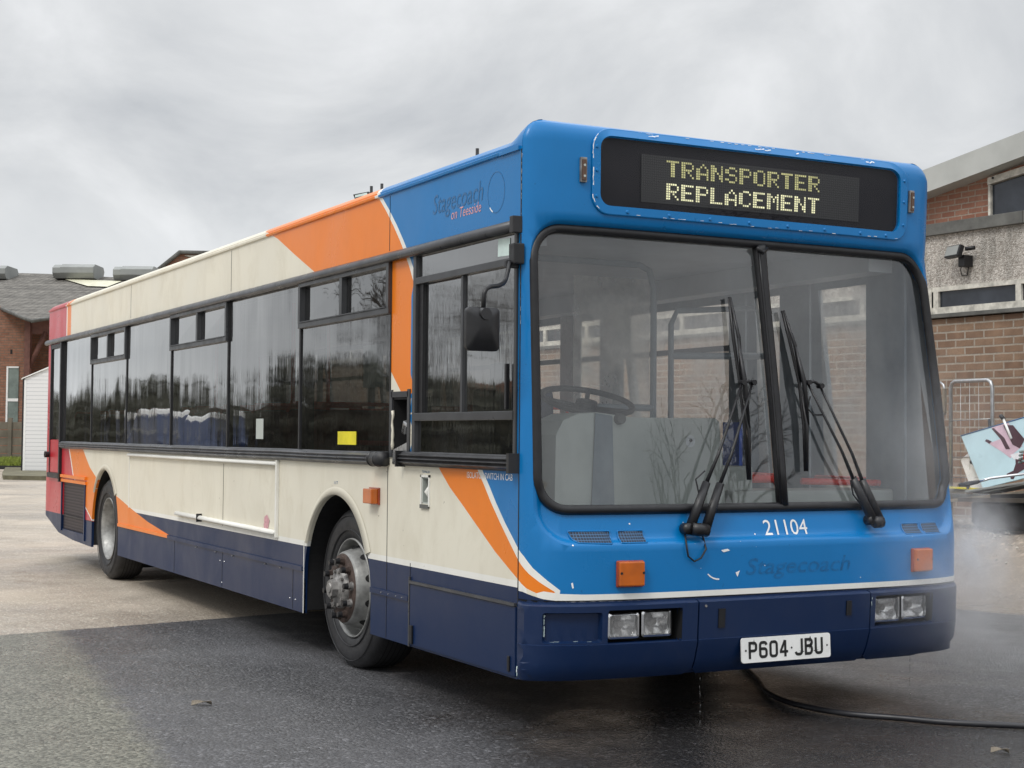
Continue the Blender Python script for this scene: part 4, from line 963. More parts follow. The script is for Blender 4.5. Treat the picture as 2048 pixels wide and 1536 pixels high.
# ---------------- bumper in three mouldings
def bump_off(u, z):
    k = min(1, max(0, (z-.262)/.08)); k2 = min(1, max(0, (.612-z)/.012)); e = .05
    ed = min(1, max(0, min(u/e, (LF-u)/.3)+.1))
    o = .030*math.sin(PI/2*k)**.7*(k2**.6 if k2 > 0 else 0)*ed
    dr = -sdr(u, z, (.122, .372, .437, .572, .012)); o -= .03*min(1, max(0, dr/.006))
    # stepped lip under the lamps
    return o+.004*(1 if z < .43 else 0)*ed
def Sb(u, z): return S(u, z, bump_off(u, z))
def bb(u):
    if u > 2.2: return .275+.11*((u-2.2)/(LF-2.2))**2
    return .266
lh = [rrect(.398, .765, .428, .580, .01), rrect(1.872, 2.262, .436, .586, .01)]
fog = rrect(.122, .372, .437, .572, .012); fog2 = rrect(.129, .365, .444, .565, .010)
for a, c in ((.004, .845), (.853, 1.836), (1.844, LF)):
    def cl(u, z, a=a, c=c):
        if z < bb(u) or z > .612: return -1
        for h_ in lh:
            if inpoly((u, z), h_): return -1
        for ed in (a, c):
            if .1 < ed < LF-.1:
                q = abs(u-ed)
                if z < .262+.0+max(0, .04-q)*1.0: return -1
        return 0
    ln = [(x, 1) for x in lh if a < x[0][0] < c]+([(fog, 1), (fog2, 1)] if a < .1 else [])+[([(a, z), (c, z)], 0) for z in (.29, .32, .35, .428, .43, .600, .604, .608, .612)]
    ln.append(([(a+(c-a)*i/12, bb(a+(c-a)*i/12)) for i in range(13)], 0))
    skin('bumper', BUS, (a, c, .255, .615), (.05, .03), ln, cl, ['navy'], Sb, .02, .04)
b = MB(); b.v = []; 
for u0_, u1_ in ((.004, LF),):
    n = 60; V = []
    for i in range(n+1):
        u = u0_+(u1_-u0_)*i/n; V += [S(u, .606, -.004), S(u, .624, .002)]
    b.add(V, [(2*i, 2*i+2, 2*i+3, 2*i+1) for i in range(n)], 0)
b.build('bumper_gap', 'rubber', BUS, fix=False)
b = MB(); onbox(b, .955, .99, .478, .566, .03, .036, 0); onbox(b, 1.69, 1.72, .50, .57, .03, .036, 0); b.cyl(S(.886, .582, .03), S(.886, .582, .034), .006, None, 1, 8)
b.build('towing_cover', ['rubber', 'hubgrey'], BUS)
b = MB(); random.seed(8); chips(b, [(.124, .56-.012*i) for i in range(10)], So(.012), .002, .008, .8); chips(b, [(.13+.02*i, .441) for i in range(11)], So(.012), .0005, .0015, .4)
chips(b, [(.03, .33-.015*i) for i in range(5)], So(.032), .001, .004, .4); chips(b, [(1.846, .58-.01*i) for i in range(5)], So(.032), .002, .005, .8); b.build('bumper_scratches', 'sticker', BUS, fix=False)
# head lamps
def lampunit(u0, u1, z0, z1):
    uc, zc = (u0+u1)/2, (z0+z1)/2
    c = Vector(S(uc, zc, .0)); a = Vector(S(u1, zc, .0)); d = Vector(S(u0, zc, .0)); ux = (a-d).normalized(); n = Vector((ux.y, -ux.x, 0)); hw = (a-d).length/2; hz = (z1-z0)/2
    T = lambda x, y, z: c+ux*x+Vector((0, 0, 1))*z+n*(y-.012)
    b = MB(); R0 = rrect(-hw, hw, -hz, hz, .014, 4); R1 = rrect(-hw+.009, hw-.009, -hz+.009, hz-.009, .010, 4); m = len(R0)
    b.add([T(x, .012, z) for x, z in R0]+[T(x, .016, z) for x, z in R1]+[T(x, -.03, z) for x, z in R0]+[T(x, .004, z) for x, z in R1],
          [(i, (i+1) % m, m+(i+1) % m, m+i) for i in range(m)]+[(i, 2*m+i, 2*m+(i+1) % m, (i+1) % m) for i in range(m)]+[(m+i, m+(i+1) % m, 3*m+(i+1) % m, 3*m+i) for i in range(m)], 0)
    o = b.build('headlamp', 'chrome', BUS)
    b = MB(); G = 14; V = []
    for i in range(G+1):
        for j in range(G+1):
            x = -hw+.009+(2*hw-.018)*i/G; z = -hz+.009+(2*hz-.018)*j/G; r = min(1, math.hypot(x/hw, z/hz)); fl = .012*math.sin(9*x/hw) if j < G*.42 else 0
            V.append(T(x, -.055*(1-r*r)-.004+fl*.3, z))
    b.add(V, [(i*(G+1)+j, (i+1)*(G+1)+j, (i+1)*(G+1)+j+1, i*(G+1)+j+1) for i in range(G) for j in range(G)], 0, True)
    b.build('reflector', 'silver', o, fix=False); b = MB(); b.cyl(T(0, -.05, .004), T(0, -.014, .004), .020, .015, 0, 12); b.build('bulb', 'hubgrey', o)
    b = MB(); V = []; G = 28
    for i in range(G+1):
        for j in range(7):
            x = -hw+.009+(2*hw-.018)*i/G; z = -hz+.009+(2*hz-.018)*j/6
            V.append(T(x, .006+.008*(1-(x/hw)**2)+(.0012 if i % 2 else 0), z))
    b.add(V, [(i*7+j, (i+1)*7+j, (i+1)*7+j+1, i*7+j+1) for i in range(G) for j in range(6)], 0, False); b.build('lens', 'headlens', o, fix=False)
for q in ((.408, .560, .448, .563), (.572, .727, .451, .570), (1.887, 2.056, .452, .575), (2.068, 2.248, .457, .577)): lampunit(*q)
for h_ in ((.398, .765, .428, .580), (1.872, 2.262, .436, .586)):
    b = MB(); n = 8; V = []
    for i in range(n+1):
        u = h_[0]+(h_[1]-h_[0])*i/n; V += [S(u, h_[2], .028), S(u, h_[2], -.09), S(u, h_[3], -.09), S(u, h_[3], .028)]
    b.add(V, [(4*i+j, 4*i+4+j, 4*i+5+j, 4*i+1+j) for i in range(n) for j in range(3)]+[(0, 1, 2, 3), (4*n, 4*n+1, 4*n+2, 4*n+3)], 0); b.build('lamp_recess', 'darkvoid', BUS, fix=False)
# number plate
pc = Vector((.283, 1.288, .366)); PT = lambda x, z, o=0: pc+Vector((o-.05*z, x, z))
b = MB(); R0 = rrect(-.262, .262, -.0575, .0575, .012, 4); m = len(R0)
b.add([PT(x, z, .0) for x, z in R0]+[PT(x, z, -.006) for x, z in R0], [tuple(range(m)), tuple(range(2*m-1, m-1, -1))]+[(i, m+i, m+(i+1) % m, (i+1) % m) for i in range(m)], 0); pl_ = b.build('number_plate', 'whitepl', BUS)
b = MB()
PL = {'P': (-.222, .050), '6': (-.162, .050), '0': (-.102, .050), '4': (-.042, .050), 'J': (.046, .050), 'B': (.106, .050), 'U': (.166, .050)}
def stroke(b, pts, t=.0135):
    # outline characters of a number plate from straight strokes with mitred joins
    P = [Vector((x, z)) for x, z in pts]; L = []; R_ = []
    for i, p in enumerate(P):
        if i == 0: d = (P[1]-p).normalized(); nn = Vector((-d.y, d.x)); k = 1
        elif i == len(P)-1: d = (p-P[i-1]).normalized(); nn = Vector((-d.y, d.x)); k = 1
        else:
            d1 = (p-P[i-1]).normalized(); d2 = (P[i+1]-p).normalized(); nn = (Vector((-d1.y, d1.x))+Vector((-d2.y, d2.x))).normalized(); k = 1/max(.4, nn.dot(Vector((-d1.y, d1.x))))
        L.append(p+nn*t/2*k); R_.append(p-nn*t/2*k)
    n = len(P); b.add([PT(q.x, q.y, .0012) for q in L+R_], [(i, i+1, n+i+1, n+i) for i in range(n-1)])
def arcp(cx, cz, rx, rz, a0, a1, n=7): return [(cx+rx*math.cos(math.radians(a0+(a1-a0)*i/n)), cz+rz*math.sin(math.radians(a0+(a1-a0)*i/n))) for i in range(n+1)]
hx = .0183; hz_ = .033; r_ = .013
def ch(c, x):
    X = x+.025
    A = lambda P, t=.0135: stroke(b, [(X+p[0], p[1]) for p in P], t)
    if c == 'P': A([(-hx, -hz_-.0065), (-hx, hz_+.0065)]); A([(-hx, hz_), (hx-r_, hz_)]+arcp(hx-r_, hz_-r_, r_, r_, 90, 0)+[(hx, r_)]+arcp(hx-r_, r_-.003, r_, r_, 0, -90)+[(-hx, -.003)])
    if c == '6': A([(hx, hz_-.012)]+arcp(hx-r_, hz_-r_, r_, r_, 5, 90)+arcp(-hx+r_, hz_-r_, r_, r_, 90, 180)+arcp(-hx+r_, -hz_+r_, r_, r_, 180, 270)+arcp(hx-r_, -hz_+r_, r_, r_, -90, 0)+arcp(hx-r_, .004-r_, r_, r_, 0, 90)+[(-hx, .004)])
    if c == '0': A(arcp(-hx+r_, hz_-r_, r_, r_, 90, 180)+arcp(-hx+r_, -hz_+r_, r_, r_, 180, 270)+arcp(hx-r_, -hz_+r_, r_, r_, -90, 0)+arcp(hx-r_, hz_-r_, r_, r_, 0, 90)+[(-hx+r_, hz_)])
    if c == '4': A([(.008, -hz_-.0065), (.008, hz_+.004)]); A([(.006, hz_+.004), (-hx, -.012), (-hx, -.016), (hx+.006, -.016)], .012)
    if c == 'J': A([(hx, hz_+.0065), (hx, -hz_+r_)]+arcp(hx-r_, -hz_+r_, r_, r_, 0, -90)+arcp(-hx+r_, -hz_+r_, r_, r_, -90, -175))
    if c == 'B':
        A([(-hx, -hz_-.0065), (-hx, hz_+.0065)]); A([(-hx, hz_), (hx-r_, hz_)]+arcp(hx-r_, hz_-.0145, r_, .0145, 90, -90)+[(-hx, .003)]); A([(-hx, .003), (hx-r_, .003)]+arcp(hx-r_, -.015, r_, .018, 90, -90)+[(-hx, -hz_)])
    if c == 'U': A([(-hx, hz_+.0065), (-hx, -hz_+r_)]+arcp(-hx+r_, -hz_+r_, r_, r_, 180, 270)+arcp(hx-r_, -hz_+r_, r_, r_, -90, 0)+[(hx, hz_+.0065)])
for c, (x, w_) in PL.items(): ch(c, x)
for x, z in ((-.238, .0), (.028, .0), (.24, .0)): b.add([PT(x+.005*math.cos(t), z+.005*math.sin(t), .002) for t in [PI/5*i for i in range(10)]], [tuple(range(10))])
b.build('plate_lettering', 'blacktx', pl_, fix=False)

# ---------------- wipers
def P6(u, z, o=.06): return Vector(S(u, z, o))
def wiper(base, arms, blade, pivw):
    b = MB(); u, z = base
    b.tube([P6(u-.045, z+.004, .01), P6(u-.045, z+.004, .06)], .026, 0, 12)
    wz = b.build('wiper', 'rubber', BUS)
    b = MB()
    for (p, q) in arms:
        p = Vector(p); q = Vector(q); mid = (p[0]+(q[0]-p[0])*.30, p[1]+(q[1]-p[1])*.30)
        b.tube([P6(p[0], p[1], .05), P6(*mid, .062)], [.024, .019], 0, 8, flat=.62); b.tube([P6(*mid, .062), P6(p[0]+(q[0]-p[0])*.5, p[1]+(q[1]-p[1])*.5, .075), P6(q[0], q[1], .06)], [.0095, .0075, .006], 0, 8)
        b.cyl(P6(q[0], q[1], .045), P6(q[0], q[1], .08), .013, None, 0, 10)
    b.tube([P6(arms[0][0][0], arms[0][0][1]-.01, .06), P6(arms[1][0][0], arms[1][0][1]-.01, .06)], .03, 0, 8)
    b.tube([P6(*arms[0][1], .062), P6((arms[0][1][0]+arms[1][1][0])/2, arms[0][1][1]+.006, .066), P6(*arms[1][1], .062)], .009, 0, 6); b.build('wiper_arm', 'rubber', wz)
    b = MB(); b.tube([P6(u_, z_, .022) for u_, z_ in blade], .0085, 0, 6, flat=1.3)
    k = len(blade)//2; cU, cZ = blade[k]
    for a, c in ((0, k), (k, len(blade)-1)):
        mu, mz_ = (blade[a][0]+blade[c][0])/2, (blade[a][1]+blade[c][1])/2
        b.tube([P6(blade[a][0], blade[a][1], .03), P6(mu+.008, mz_, .048), P6(blade[c][0], blade[c][1], .036)], [.005, .009, .006], 0, 6)
    b.tube([P6(blade[1][0]+.006, blade[1][1], .05), P6(cU, cZ, .062), P6(blade[-2][0]+.006, blade[-2][1], .05)], [.006, .012, .006], 0, 6)
    b.tube([P6(cU, cZ, .05), P6(*arms[0][1], .058)], .012, 0, 6); b.build('wiper_blade', 'rubber', wz)
    return wz
wz = wiper((.857, .93), (((.825, .945), (1.184, 1.618)), ((.905, .935), (1.246, 1.619))), [(1.192, 2.03), (1.19, 1.83), (1.200, 1.62), (1.203, 1.40), (1.197, 1.155)], 1)
b = MB(); b.tube([P6(.86, .96, .05), P6(.90, 1.09, .04), P6(.885, 1.16, .045), P6(.93, 1.2, .06)], .004, 0, 6)
b.tube([S(u, z, .014) for u, z in ((.812, .93), (.790, .86), (.80, .81), (.832, .786), (.868, .80), (.895, .84), (.905, .90), (.90, .93))], .0045, 0, 6); b.build('washer_hose', 'rubber', wz)
wz = wiper((1.93, .95), (((1.885, .955), (1.579, 1.627)), ((1.93, .955), (1.654, 1.612))), [(1.511, 1.98), (1.535, 1.81), (1.558, 1.627), (1.558, 1.42), (1.538, 1.195)], 1)
b = MB(); b.tube([P6(1.84, 1.02, .05), P6(1.80, 1.08, .04), P6(1.79, 1.14, .045), P6(1.815, 1.17, .06)], .004, 0, 6); b.tube([P6(1.59, 1.56, .055), P6(1.57, 1.50, .05), P6(1.60, 1.47, .05), P6(1.65, 1.47, .06)], .004, 0, 6); b.build('washer_hose', 'rubber', wz)

# ---------------- mirror
b = MB(); b.box((-.025, -.05, 2.13), (.03, .004, 2.225), 0, bev=.006); b.box((-.04, -.065, 2.115), (-.015, -.0, 2.15), 0, bev=.004)
mr_ = b.build('door_mirror', 'rubber', BUS)
b = MB(); b.tube([(0.0, -.055, 2.14), (.0, -.065, 2.10), (.015, -.085, 2.055), (.04, -.11, 2.035), (.07, -.15, 2.02), (.09, -.20, 2.012), (.10, -.225, 2.00), (.10, -.237, 1.975), (.10, -.238, 1.90)], .0105, 0, 10); b.build('mirror_arm', 'rubber', mr_)
b = MB(); R0 = rrect(-.082, .082, -.096, .096, .022, 5); R1 = rrect(-.076, .076, -.09, .09, .02, 5); R2 = rrect(-.028, .028, .0, .05, .012, 5); m = len(R0)
c = Vector((.09, -.238, 1.822)); T = lambda x, z, o: c+Vector((o, x, z))
b.add([T(x, z, -.015) for x, z in R0]+[T(x, z, .008) for x, z in R0]+[T(x, z, .014) for x, z in R1]+[T(x, z, .034) for x, z in R2],
      [tuple(range(m-1, -1, -1)), tuple(range(3*m, 4*m))]+[(k*m+i, k*m+(i+1) % m, (k+1)*m+(i+1) % m, (k+1)*m+i) for k in range(3) for i in range(m)], 0)
hd = b.build('mirror_head', 'rubber', mr_); hd.data.set_sharp_from_angle(angle=.6)
b = MB(); b.cyl(T(.0, .066, .015), T(0, .066, .042), .030, .026, 0, 18); b.box(T(-.008, .03, .02), T(.008, .045, .035)); b.build('mirror_clamp', 'black', mr_)
b = MB(); b.add([T(x, z, -.017) for x, z in R1], [tuple(range(m))]); b.build('mirror_glass', 'chrome', mr_, fix=False)

# ---------------- wheels
def wheel(name, x, yo, side, front, R=.465):
    W = empty(name, (x, yo, R), 0, local=True); W.parent = BUS; W.location = Vector((x, yo, R))-BUS.location
    if side > 0: W.rotation_euler = (0, 0, PI)
    c = (0, 0, 0)
    b = MB(); t = .27
    pr = [(.285, .02), (.30, .0), (.33, -.004), (.36, -.010), (.395, -.012), (.425, -.004), (.445, .010), (.458, .024), (.464, .05), (R, .09), (R, t-.09), (.464, t-.05), (.445, t-.012), (.40, t), (.30, t-.01), (.285, t-.02)]
    b.lathe(pr, c, 0, 64)
    for rr in (.335, .418): b.lathe([(rr-.003, -.006-(.005 if rr > .4 else 0)), (rr, -.015), (rr+.003, -.006-(.004 if rr > .4 else 0))], c, 0, 64)
    for k in (.075, .105, .135, .165, .195): b.lathe([(R+.0008, k), (R+.0008, k+.007)], c, 1, 64)
    b.build('tyre', ['tyre', 'darkvoid'], W)
    b = MB()
    if front:
        pr = [(.288, .012), (.286, .0), (.279, .0), (.272, .03), (.268, .055), (.262, .08), (.256, .085), (.245, .070), (.222, .0), (.212, -.035), (.203, -.048), (.195, -.052)]
        b.lathe(pr, c, 0, 56)
        for j in range(10):
            a = 2*PI*(j+.5)/10; rr = .236; cx, cz = rr*math.cos(a), rr*math.sin(a); n = 14; V = []
            for i in range(n):
                t_ = 2*PI*i/n; dr = .012*math.sin(t_); dt = .026*math.cos(t_)
                V.append((cx+dr*math.cos(a)-dt*math.sin(a), (rr+dr-.222)/(.245-.222)*(.07)+.0-.006, cz+dr*math.sin(a)+dt*math.cos(a)))
            b.add(V, [tuple(range(n))], 1)
        b.lathe([(.200, -.050), (.194, -.057), (.0, -.058)], c, 2, 48)
        rm = b.build('rim', ['rim', 'darkvoid', 'rust'], W, fix=False)
        b = MB(); b.lathe([(.118, -.057), (.114, -.078), (.100, -.086), (.066, -.088), (.060, -.10), (0, -.10)], c, 0, 32)
        b.cyl((0, -.098, 0), (0, -.135, 0), .056, .052, 0, 8, False); b.cyl((.004, -.135, .004), (.004, -.142, .004), .03, .026, 0, 16)
        for j in range(10):
            a = 2*PI*j/10; b.cyl((.098*math.cos(a), -.085, .098*math.sin(a)), (.098*math.cos(a), -.098, .098*math.sin(a)), .011, None, 0, 6, False)
        b.build('hub', 'hubgrey', W)
        for j in range(10):
            a = 2*PI*(j+.25)/10; p = (.160*math.cos(a), .160*math.sin(a)); b = MB()
            b.cyl((p[0], -.056, p[1]), (p[0], -.068, p[1]), .026, .024, 1, 14); b.cyl((p[0], -.066, p[1]), (p[0], -.086, p[1]), .021, .020, 1, 6, False); b.cyl((p[0], -.086, p[1]), (p[0], -.112, p[1]), .019, .016, 0, 10)
            b.build('wheel_nut', ['rubber', 'rust' if j % 3 else 'hubgrey'], W)
    else:
        pr = [(.288, .012), (.286, .0), (.279, .0), (.272, .03), (.258, .05), (.250, .10), (.245, .15), (.235, .175), (.15, .18), (.14, .175), (.0, .175)]
        b.lathe(pr, c, 0, 56); b.lathe([(.11, .174), (.105, .10), (.08, .08), (0, .075)], c, 1, 24)
        b.build('rim', ['rim', 'hubgrey'], W, fix=False)
    return W
wheel('wheel', -2.22, .085, -1, True); wheel('wheel', -8.16, .045, -1, False)
wheel('wheel', -2.22, 2.48, 1, True); wheel('wheel', -8.16, 2.50, 1, False)
b = MB(); b.box((-8.7, .33, .05), (-8.68, .75, .45)); b.build('mud_flap', 'rubber', BUS)
# ---------------- underside and interior
b = MB(); b.box((-10.1, .13, .30), (-8.7, 2.42, .50)); b.box((-7.55, .04, .275), (-2.80, 2.50, .42)); b.box((-8.7, .6, .34), (-7.55, 1.95, .50)); b.box((-2.80, .6, .30), (-1.72, 1.95, .42)); b.box((-1.72, .04, .28), (-.05, 2.50, .42))
b.box((-8.4, .30, .36), (-7.9, 2.2, .56)); b.box((-2.35, .30, .36), (-2.1, 2.2, .56)); pieces(b, 'chassis', 'darkvoid', BUS)
for x0, x1, y0, y1 in ((-10.85, -8.72, .05, 2.38), (-8.72, -7.54, .60, 1.90), (-7.54, -2.82, .05, 2.42), (-2.82, -1.68, .60, 1.90), (-1.68, -.1, .05, 2.42)):
    b = MB(); b.box((x0, y0, .50), (x1-.002, y1, .54)); b.build('floor', 'floor_in', BUS)
for x0, x1 in ((-8.72, -7.54), (-2.82, -1.68)):
    for y0, y1, ys in ((.03, .60, .585), (1.90, 2.40, 1.90)):
        b = MB(); b.box((x0, y0, 1.035), (x1, y1, 1.06)); b.box((x0, ys, .54), (x1, ys+.015, 1.035)); b.build('wheel_box', 'floor_in', BUS)
b = MB(); b.box((-10.8, .08, 2.36), (-.10, 2.36, 2.38)); b.box((-10.85, .09, .5), (-10.8, 2.34, 2.4)); 
b.box((-1.45, .10, 2.24), (-.12, .20, 2.37)); b.box((-10.8, 2.14, 2.235), (-.12, 2.30, 2.37))
b.box((-.16, .12, 2.32), (-.02, 2.34, 2.37)); pieces(b, 'ceiling_lining', 'grey_li', BUS)
b = MB(); b.box((-1.46, .06, .54), (-.2, .08, 1.24)); b.box((-10.8, .06, .54), (-8.75, .08, 1.2)); b.box((-8.749, .06, 1.06), (-7.51, .08, 1.2)); b.box((-7.509, .06, .54), (-2.85, .08, 1.2)); b.box((-2.849, .06, 1.06), (-1.65, .08, 1.2)); b.box((-1.649, .06, .54), (-1.46, .08, 1.2)); b.box((-10.8, 2.40, 1.06), (-1.60, 2.415, 1.25))
for a, c in ((-.36, -.06), (-1.117, -.844), (-1.62, -1.456)): b.box((a, 2.33, .54), (c, 2.345, 2.3), 1)
for i in range(5): b.box((NW[i+1][1]-.01, 2.33, 1.2), (NW[i][0]+.01, 2.36, 2.3), 1)
b.box((-1.62, .035, 1.59), (-1.2, .12, 2.36), 1); pieces(b, 'inner_lining', ['grey_li', 'bluegrey'], BUS)
for a, c in NW:
    b = MB(); b.add([(a, 2.44, 1.26), (c, 2.44, 1.26), (c, 2.42, 2.21), (a, 2.42, 2.21)], [(0, 1, 2, 3)]); nw = b.build('nearside_window', 'farglass', BUS, fix=False)
    b = MB(); b.box((a, 2.40, 1.90), (c, 2.43, 1.935)); b.build('window_bar', 'frame', nw)
for a, c in ND:
    b = MB(); b.add([(a, 2.46, .46), (c, 2.46, .46), (c, 2.41, 2.21), (a, 2.41, 2.21)], [(0, 1, 2, 3)]); nd = b.build('passenger_door', 'farglass', BUS, fix=False)
    b = MB(); b.tube([(a, 2.38, 1.13), (c, 2.38, 1.13)], .016, 0, 8); b.build('door_rail', 'redrail', nd)
# dashboard, cab
b = MB(); P = [(.27, .6), (1.27, .6), (1.25, 1.10), (1.215, 1.43), (1.19, 1.452), (.72, 1.448), (.50, 1.470), (.40, 1.462), (.32, 1.43), (.28, 1.36)]
b.prism(P, -.42, -.16, 'YZ', 0); b.prism([(.47, 1.0), (.60, 1.0), (.585, 1.455), (.49, 1.467)], -.155, -.150, 'YZ', 1); b.build('dashboard', ['grey_in', 'bluegrey'], BUS, bevel=.02)
b = MB(); n = 20; b.add([(-.158, 1.04+.028*math.cos(2*PI*i/n), 1.335+.03*math.sin(2*PI*i/n)) for i in range(n)], [tuple(range(n))], 0); b.cyl((-.158, 1.04, 1.34), (-.150, 1.04, 1.34), .008, None, 1, 10); b.cyl((-.17, .625, 1.44), (-.13, .625, 1.44), .03, .024, 2, 12); b.build('dashboard_fittings', ['grey_li', 'darkvoid', 'concrete'], BUS)
b = MB(); b.box((-.44, 1.30, .56), (-.15, 2.36, 1.09), 0, bev=.02); b.box((-.50, 1.28, .56), (-.26, 1.50, 1.21), 0, bev=.02); b.box((-.16, .2, .98), (.08, 2.38, 1.02), 0, bev=.01); pieces(b, 'front_shelf', 'grey_in', BUS)
b = MB(); cc = Vector((-.62, .72, 1.535)); ax = Euler((0, .30, 0)).to_matrix()
b.tube([cc+ax @ Vector((.235*math.cos(t), .235*math.sin(t), 0)) for t in [2*PI*i/40 for i in range(40)]], .016, 0, 10, False, True)
for t in (.6, 2.6, 4.6): b.tube([cc+ax @ Vector((.03*math.cos(t), .03*math.sin(t), -.03)), cc+ax @ Vector((.23*math.cos(t), .23*math.sin(t), 0))], .013, 0, 6)
b.cyl(cc+ax @ Vector((0, 0, -.04)), cc+ax @ Vector((0, 0, .0)), .06, .055, 0, 18); b.cyl(cc+ax @ Vector((0, 0, -.03)), (-.45, .745, 1.1), .03, .04, 0, 12); b.build('steering_wheel', 'rubber', BUS)
b = MB(); b.box((-1.45, .50, .85), (-1.0, .98, 1.0), 0, bev=.05); b.box((-1.52, .50, 1.0), (-1.40, .98, 1.62), 0, bev=.05); b.box((-1.50, .60, 1.62), (-1.42, .86, 1.76), 0, bev=.03); b.box((-1.35, .6, .54), (-1.1, .88, .86), 0); b.build('driver_seat', 'seatblue', BUS)
b = MB(); r_ = .019
b.tube([(-1.2, 1.50, .54), (-1.2, 1.50, 2.2), (-1.2, 1.47, 2.30), (-1.2, 1.40, 2.33), (-1.2, .2, 2.33)], r_, 0, 8); b.tube([(-1.2, 1.62, .54), (-1.2, 1.62, 2.0), (-1.2, 1.66, 2.08), (-1.2, 2.2, 2.12)], r_*.9, 0, 8); b.tube([(-1.2, 1.5, 1.52), (-1.2, .95, 1.52)], r_, 0, 8)
b.tube([(-1.2, 1.62, 1.82), (-1.2, 2.3, 1.84)], .02, 0, 8); b.box((-1.21, 1.50, .54), (-1.19, .98, 1.2), 0); b.build('cab_partition', 'bluegrey', BUS)
b = MB(); b.add([(-1.21, .98, 1.2), (-1.21, 1.48, 1.2), (-1.21, 1.48, 2.25), (-1.21, .98, 2.25)], [(0, 1, 2, 3)]); b.build('assault_screen', 'farglass', BUS, fix=False)
b = MB()
b.tube([(-.45, 1.55, 1.14), (-.46, 1.78, 1.14), (-.47, 1.83, 1.10), (-.47, 1.85, .95), (-.47, 1.85, .56)], .024, 0, 10); b.tube([(-.30, 1.84, 1.13), (-.22, 2.30, 1.12)], .018, 0, 8)
for x, y in ((-3.2, 1.72), (-5.0, .7), (-5.0, 1.75), (-7.0, .7), (-7.0, 1.75)): b.tube([(x, y, .54), (x, y, 2.36)], .017, 0, 8)
b.tube([(-2.9, .62, 1.30), (-9.0, .62, 1.30)], .016, 0, 8); pieces(b, 'handrail', 'redrail', BUS)
b = MB(); b.box((-3.22, 2.36, 1.30), (-3.0, 2.375, 2.30), 0, bev=.01); b.box((-3.80, 2.37, 1.45), (-3.5, 2.38, 2.28), 0, bev=.01)  # second sheet: white colour standing in for a bright window gap
for _ in range(12): z = random.uniform(1.55, 2.0); x = random.uniform(-3.18, -3.05); b.cyl((x, 2.36, z), (x, 2.355, z), .008, None, 1, 8)
b.build('white_panel_and_bright_window', ['whitepl', 'darkvoid'], BUS)
b = MB(); b.box((-1.64, 2.30, .56), (-1.47, 2.325, 1.45)); b.build('blue_door_panel', 'bluepanel', BUS)
b = MB(); P = [(0, 0), (.42, 0), (.44, .04), (.40, .09), (.02, .10)]
b.box((-.22, -.42, .30), (.22, .42, .41), 0, bev=.04); b.box((-.27, -.42, .38), (-.17, .42, .98), 1, bev=.04); b.box((-.15, -.3, -.0), (.12, -.26, .31), 2); b.box((-.15, .26, 0), (.12, .3, .31), 2)
b.tube([(-.22, -.42, .96), (-.22, -.40, 1.02), (-.22, .40, 1.02), (-.22, .42, .96)], .014, 3, 8)
st = b.build('seat', ['seatblue', 'seatred', 'bluegrey', 'redrail'], None)
st.parent = BUS; st.location = Vector((-3.3, .56, .54))-BUS.location; first = True
for r in range(10):
    x = -3.3-.74*r
    for y in (.56, 1.86):
        if first: first = False; continue
        z = .54
        o = st.copy(); COL.objects.link(o); o.parent = BUS; o.location = Vector((x, y, z))-BUS.location
b = MB(); b.tube([(-2.87, 1.2, 2.77), (-2.87, 1.2, 3.25)], .012, 0, 8); b.build('roof_aerial', 'rubber', BUS)
# ------------------------------------------------------------------ ground
def sheet(name, poly, z, mat, jit=.02, h=.12, kind='structure'):
    random.seed(len(poly)*7+3)
    P = dens(poly, h, True); P = [(x+random.gauss(0, jit), y+random.gauss(0, jit)) for x, y in P]
    b = MB(); b.add([(x, y, z) for x, y in P], [tuple(range(len(P)))]); o = b.build(name, mat, None)
    bm = bmesh.new(); bm.from_mesh(o.data); bmesh.ops.triangulate(bm, faces=bm.faces[:]); bmesh.ops.recalc_face_normals(bm, faces=bm.faces[:])
    for f in bm.faces:
        if f.normal.z < 0: f.normal_flip()
    bm.to_mesh(o.data); bm.free()
    return tag(o, kind=kind)
b = MB(); b.add([(-700, -700, 0), (700, -700, 0), (700, 700, 0), (-700, 700, 0)], [(0, 1, 2, 3)]); tag(b.build('ground', 'tan'), kind='structure')
sheet('new_asphalt', [(-4.0, -9), (-4.3, -3), (-4.474, -1.503), (-4.81, .134), (-4.935, .787), (-5.014, 1.449), (-4.9, 3.2), (-4.2, 4.6), (-3.04, 5.57), (-2.514, 5.77), (0, 6.3), (14, 9), (14, -9)], .004, 'asphalt', .008)
sheet('wet_brown_ground', [(-12, 3.7), (-7, 3.5), (-4.93, 3.28), (-4.23, 4.66), (-3.06, 5.62), (-2.53, 5.82), (0, 6.35), (14, 9.05), (14, 16), (-12, 16)], .004, 'wetmud', .01)
def bankz(x, y):
    t = (y-6.05-.08*(x+3.5))/1.45; t = max(0, min(1, t)); return .52*t*t*(3-2*t)-.004
b = MB(); nx, ny = 130, 36; random.seed(2)
for i in range(nx+1):
    for j in range(ny+1):
        x = -12+18*i/nx; y = 5.9+.08*(x+3.5)+3.1*j/ny
        b.v.append((x, y, bankz(x, y)+(random.gauss(0, .009) if j > 3 else 0)))
b.f = [(i*(ny+1)+j, (i+1)*(ny+1)+j, (i+1)*(ny+1)+j+1, i*(ny+1)+j+1) for i in range(nx) for j in range(ny)]; b.m = [1 if (k % ny) > 11+random.randint(-1, 1) else 0 for k in range(nx*ny)]; b.sm = [True]*len(b.f)
tag(b.build('gravel_bank', ['wetmud', 'gravel']), kind='structure')
b = MB()
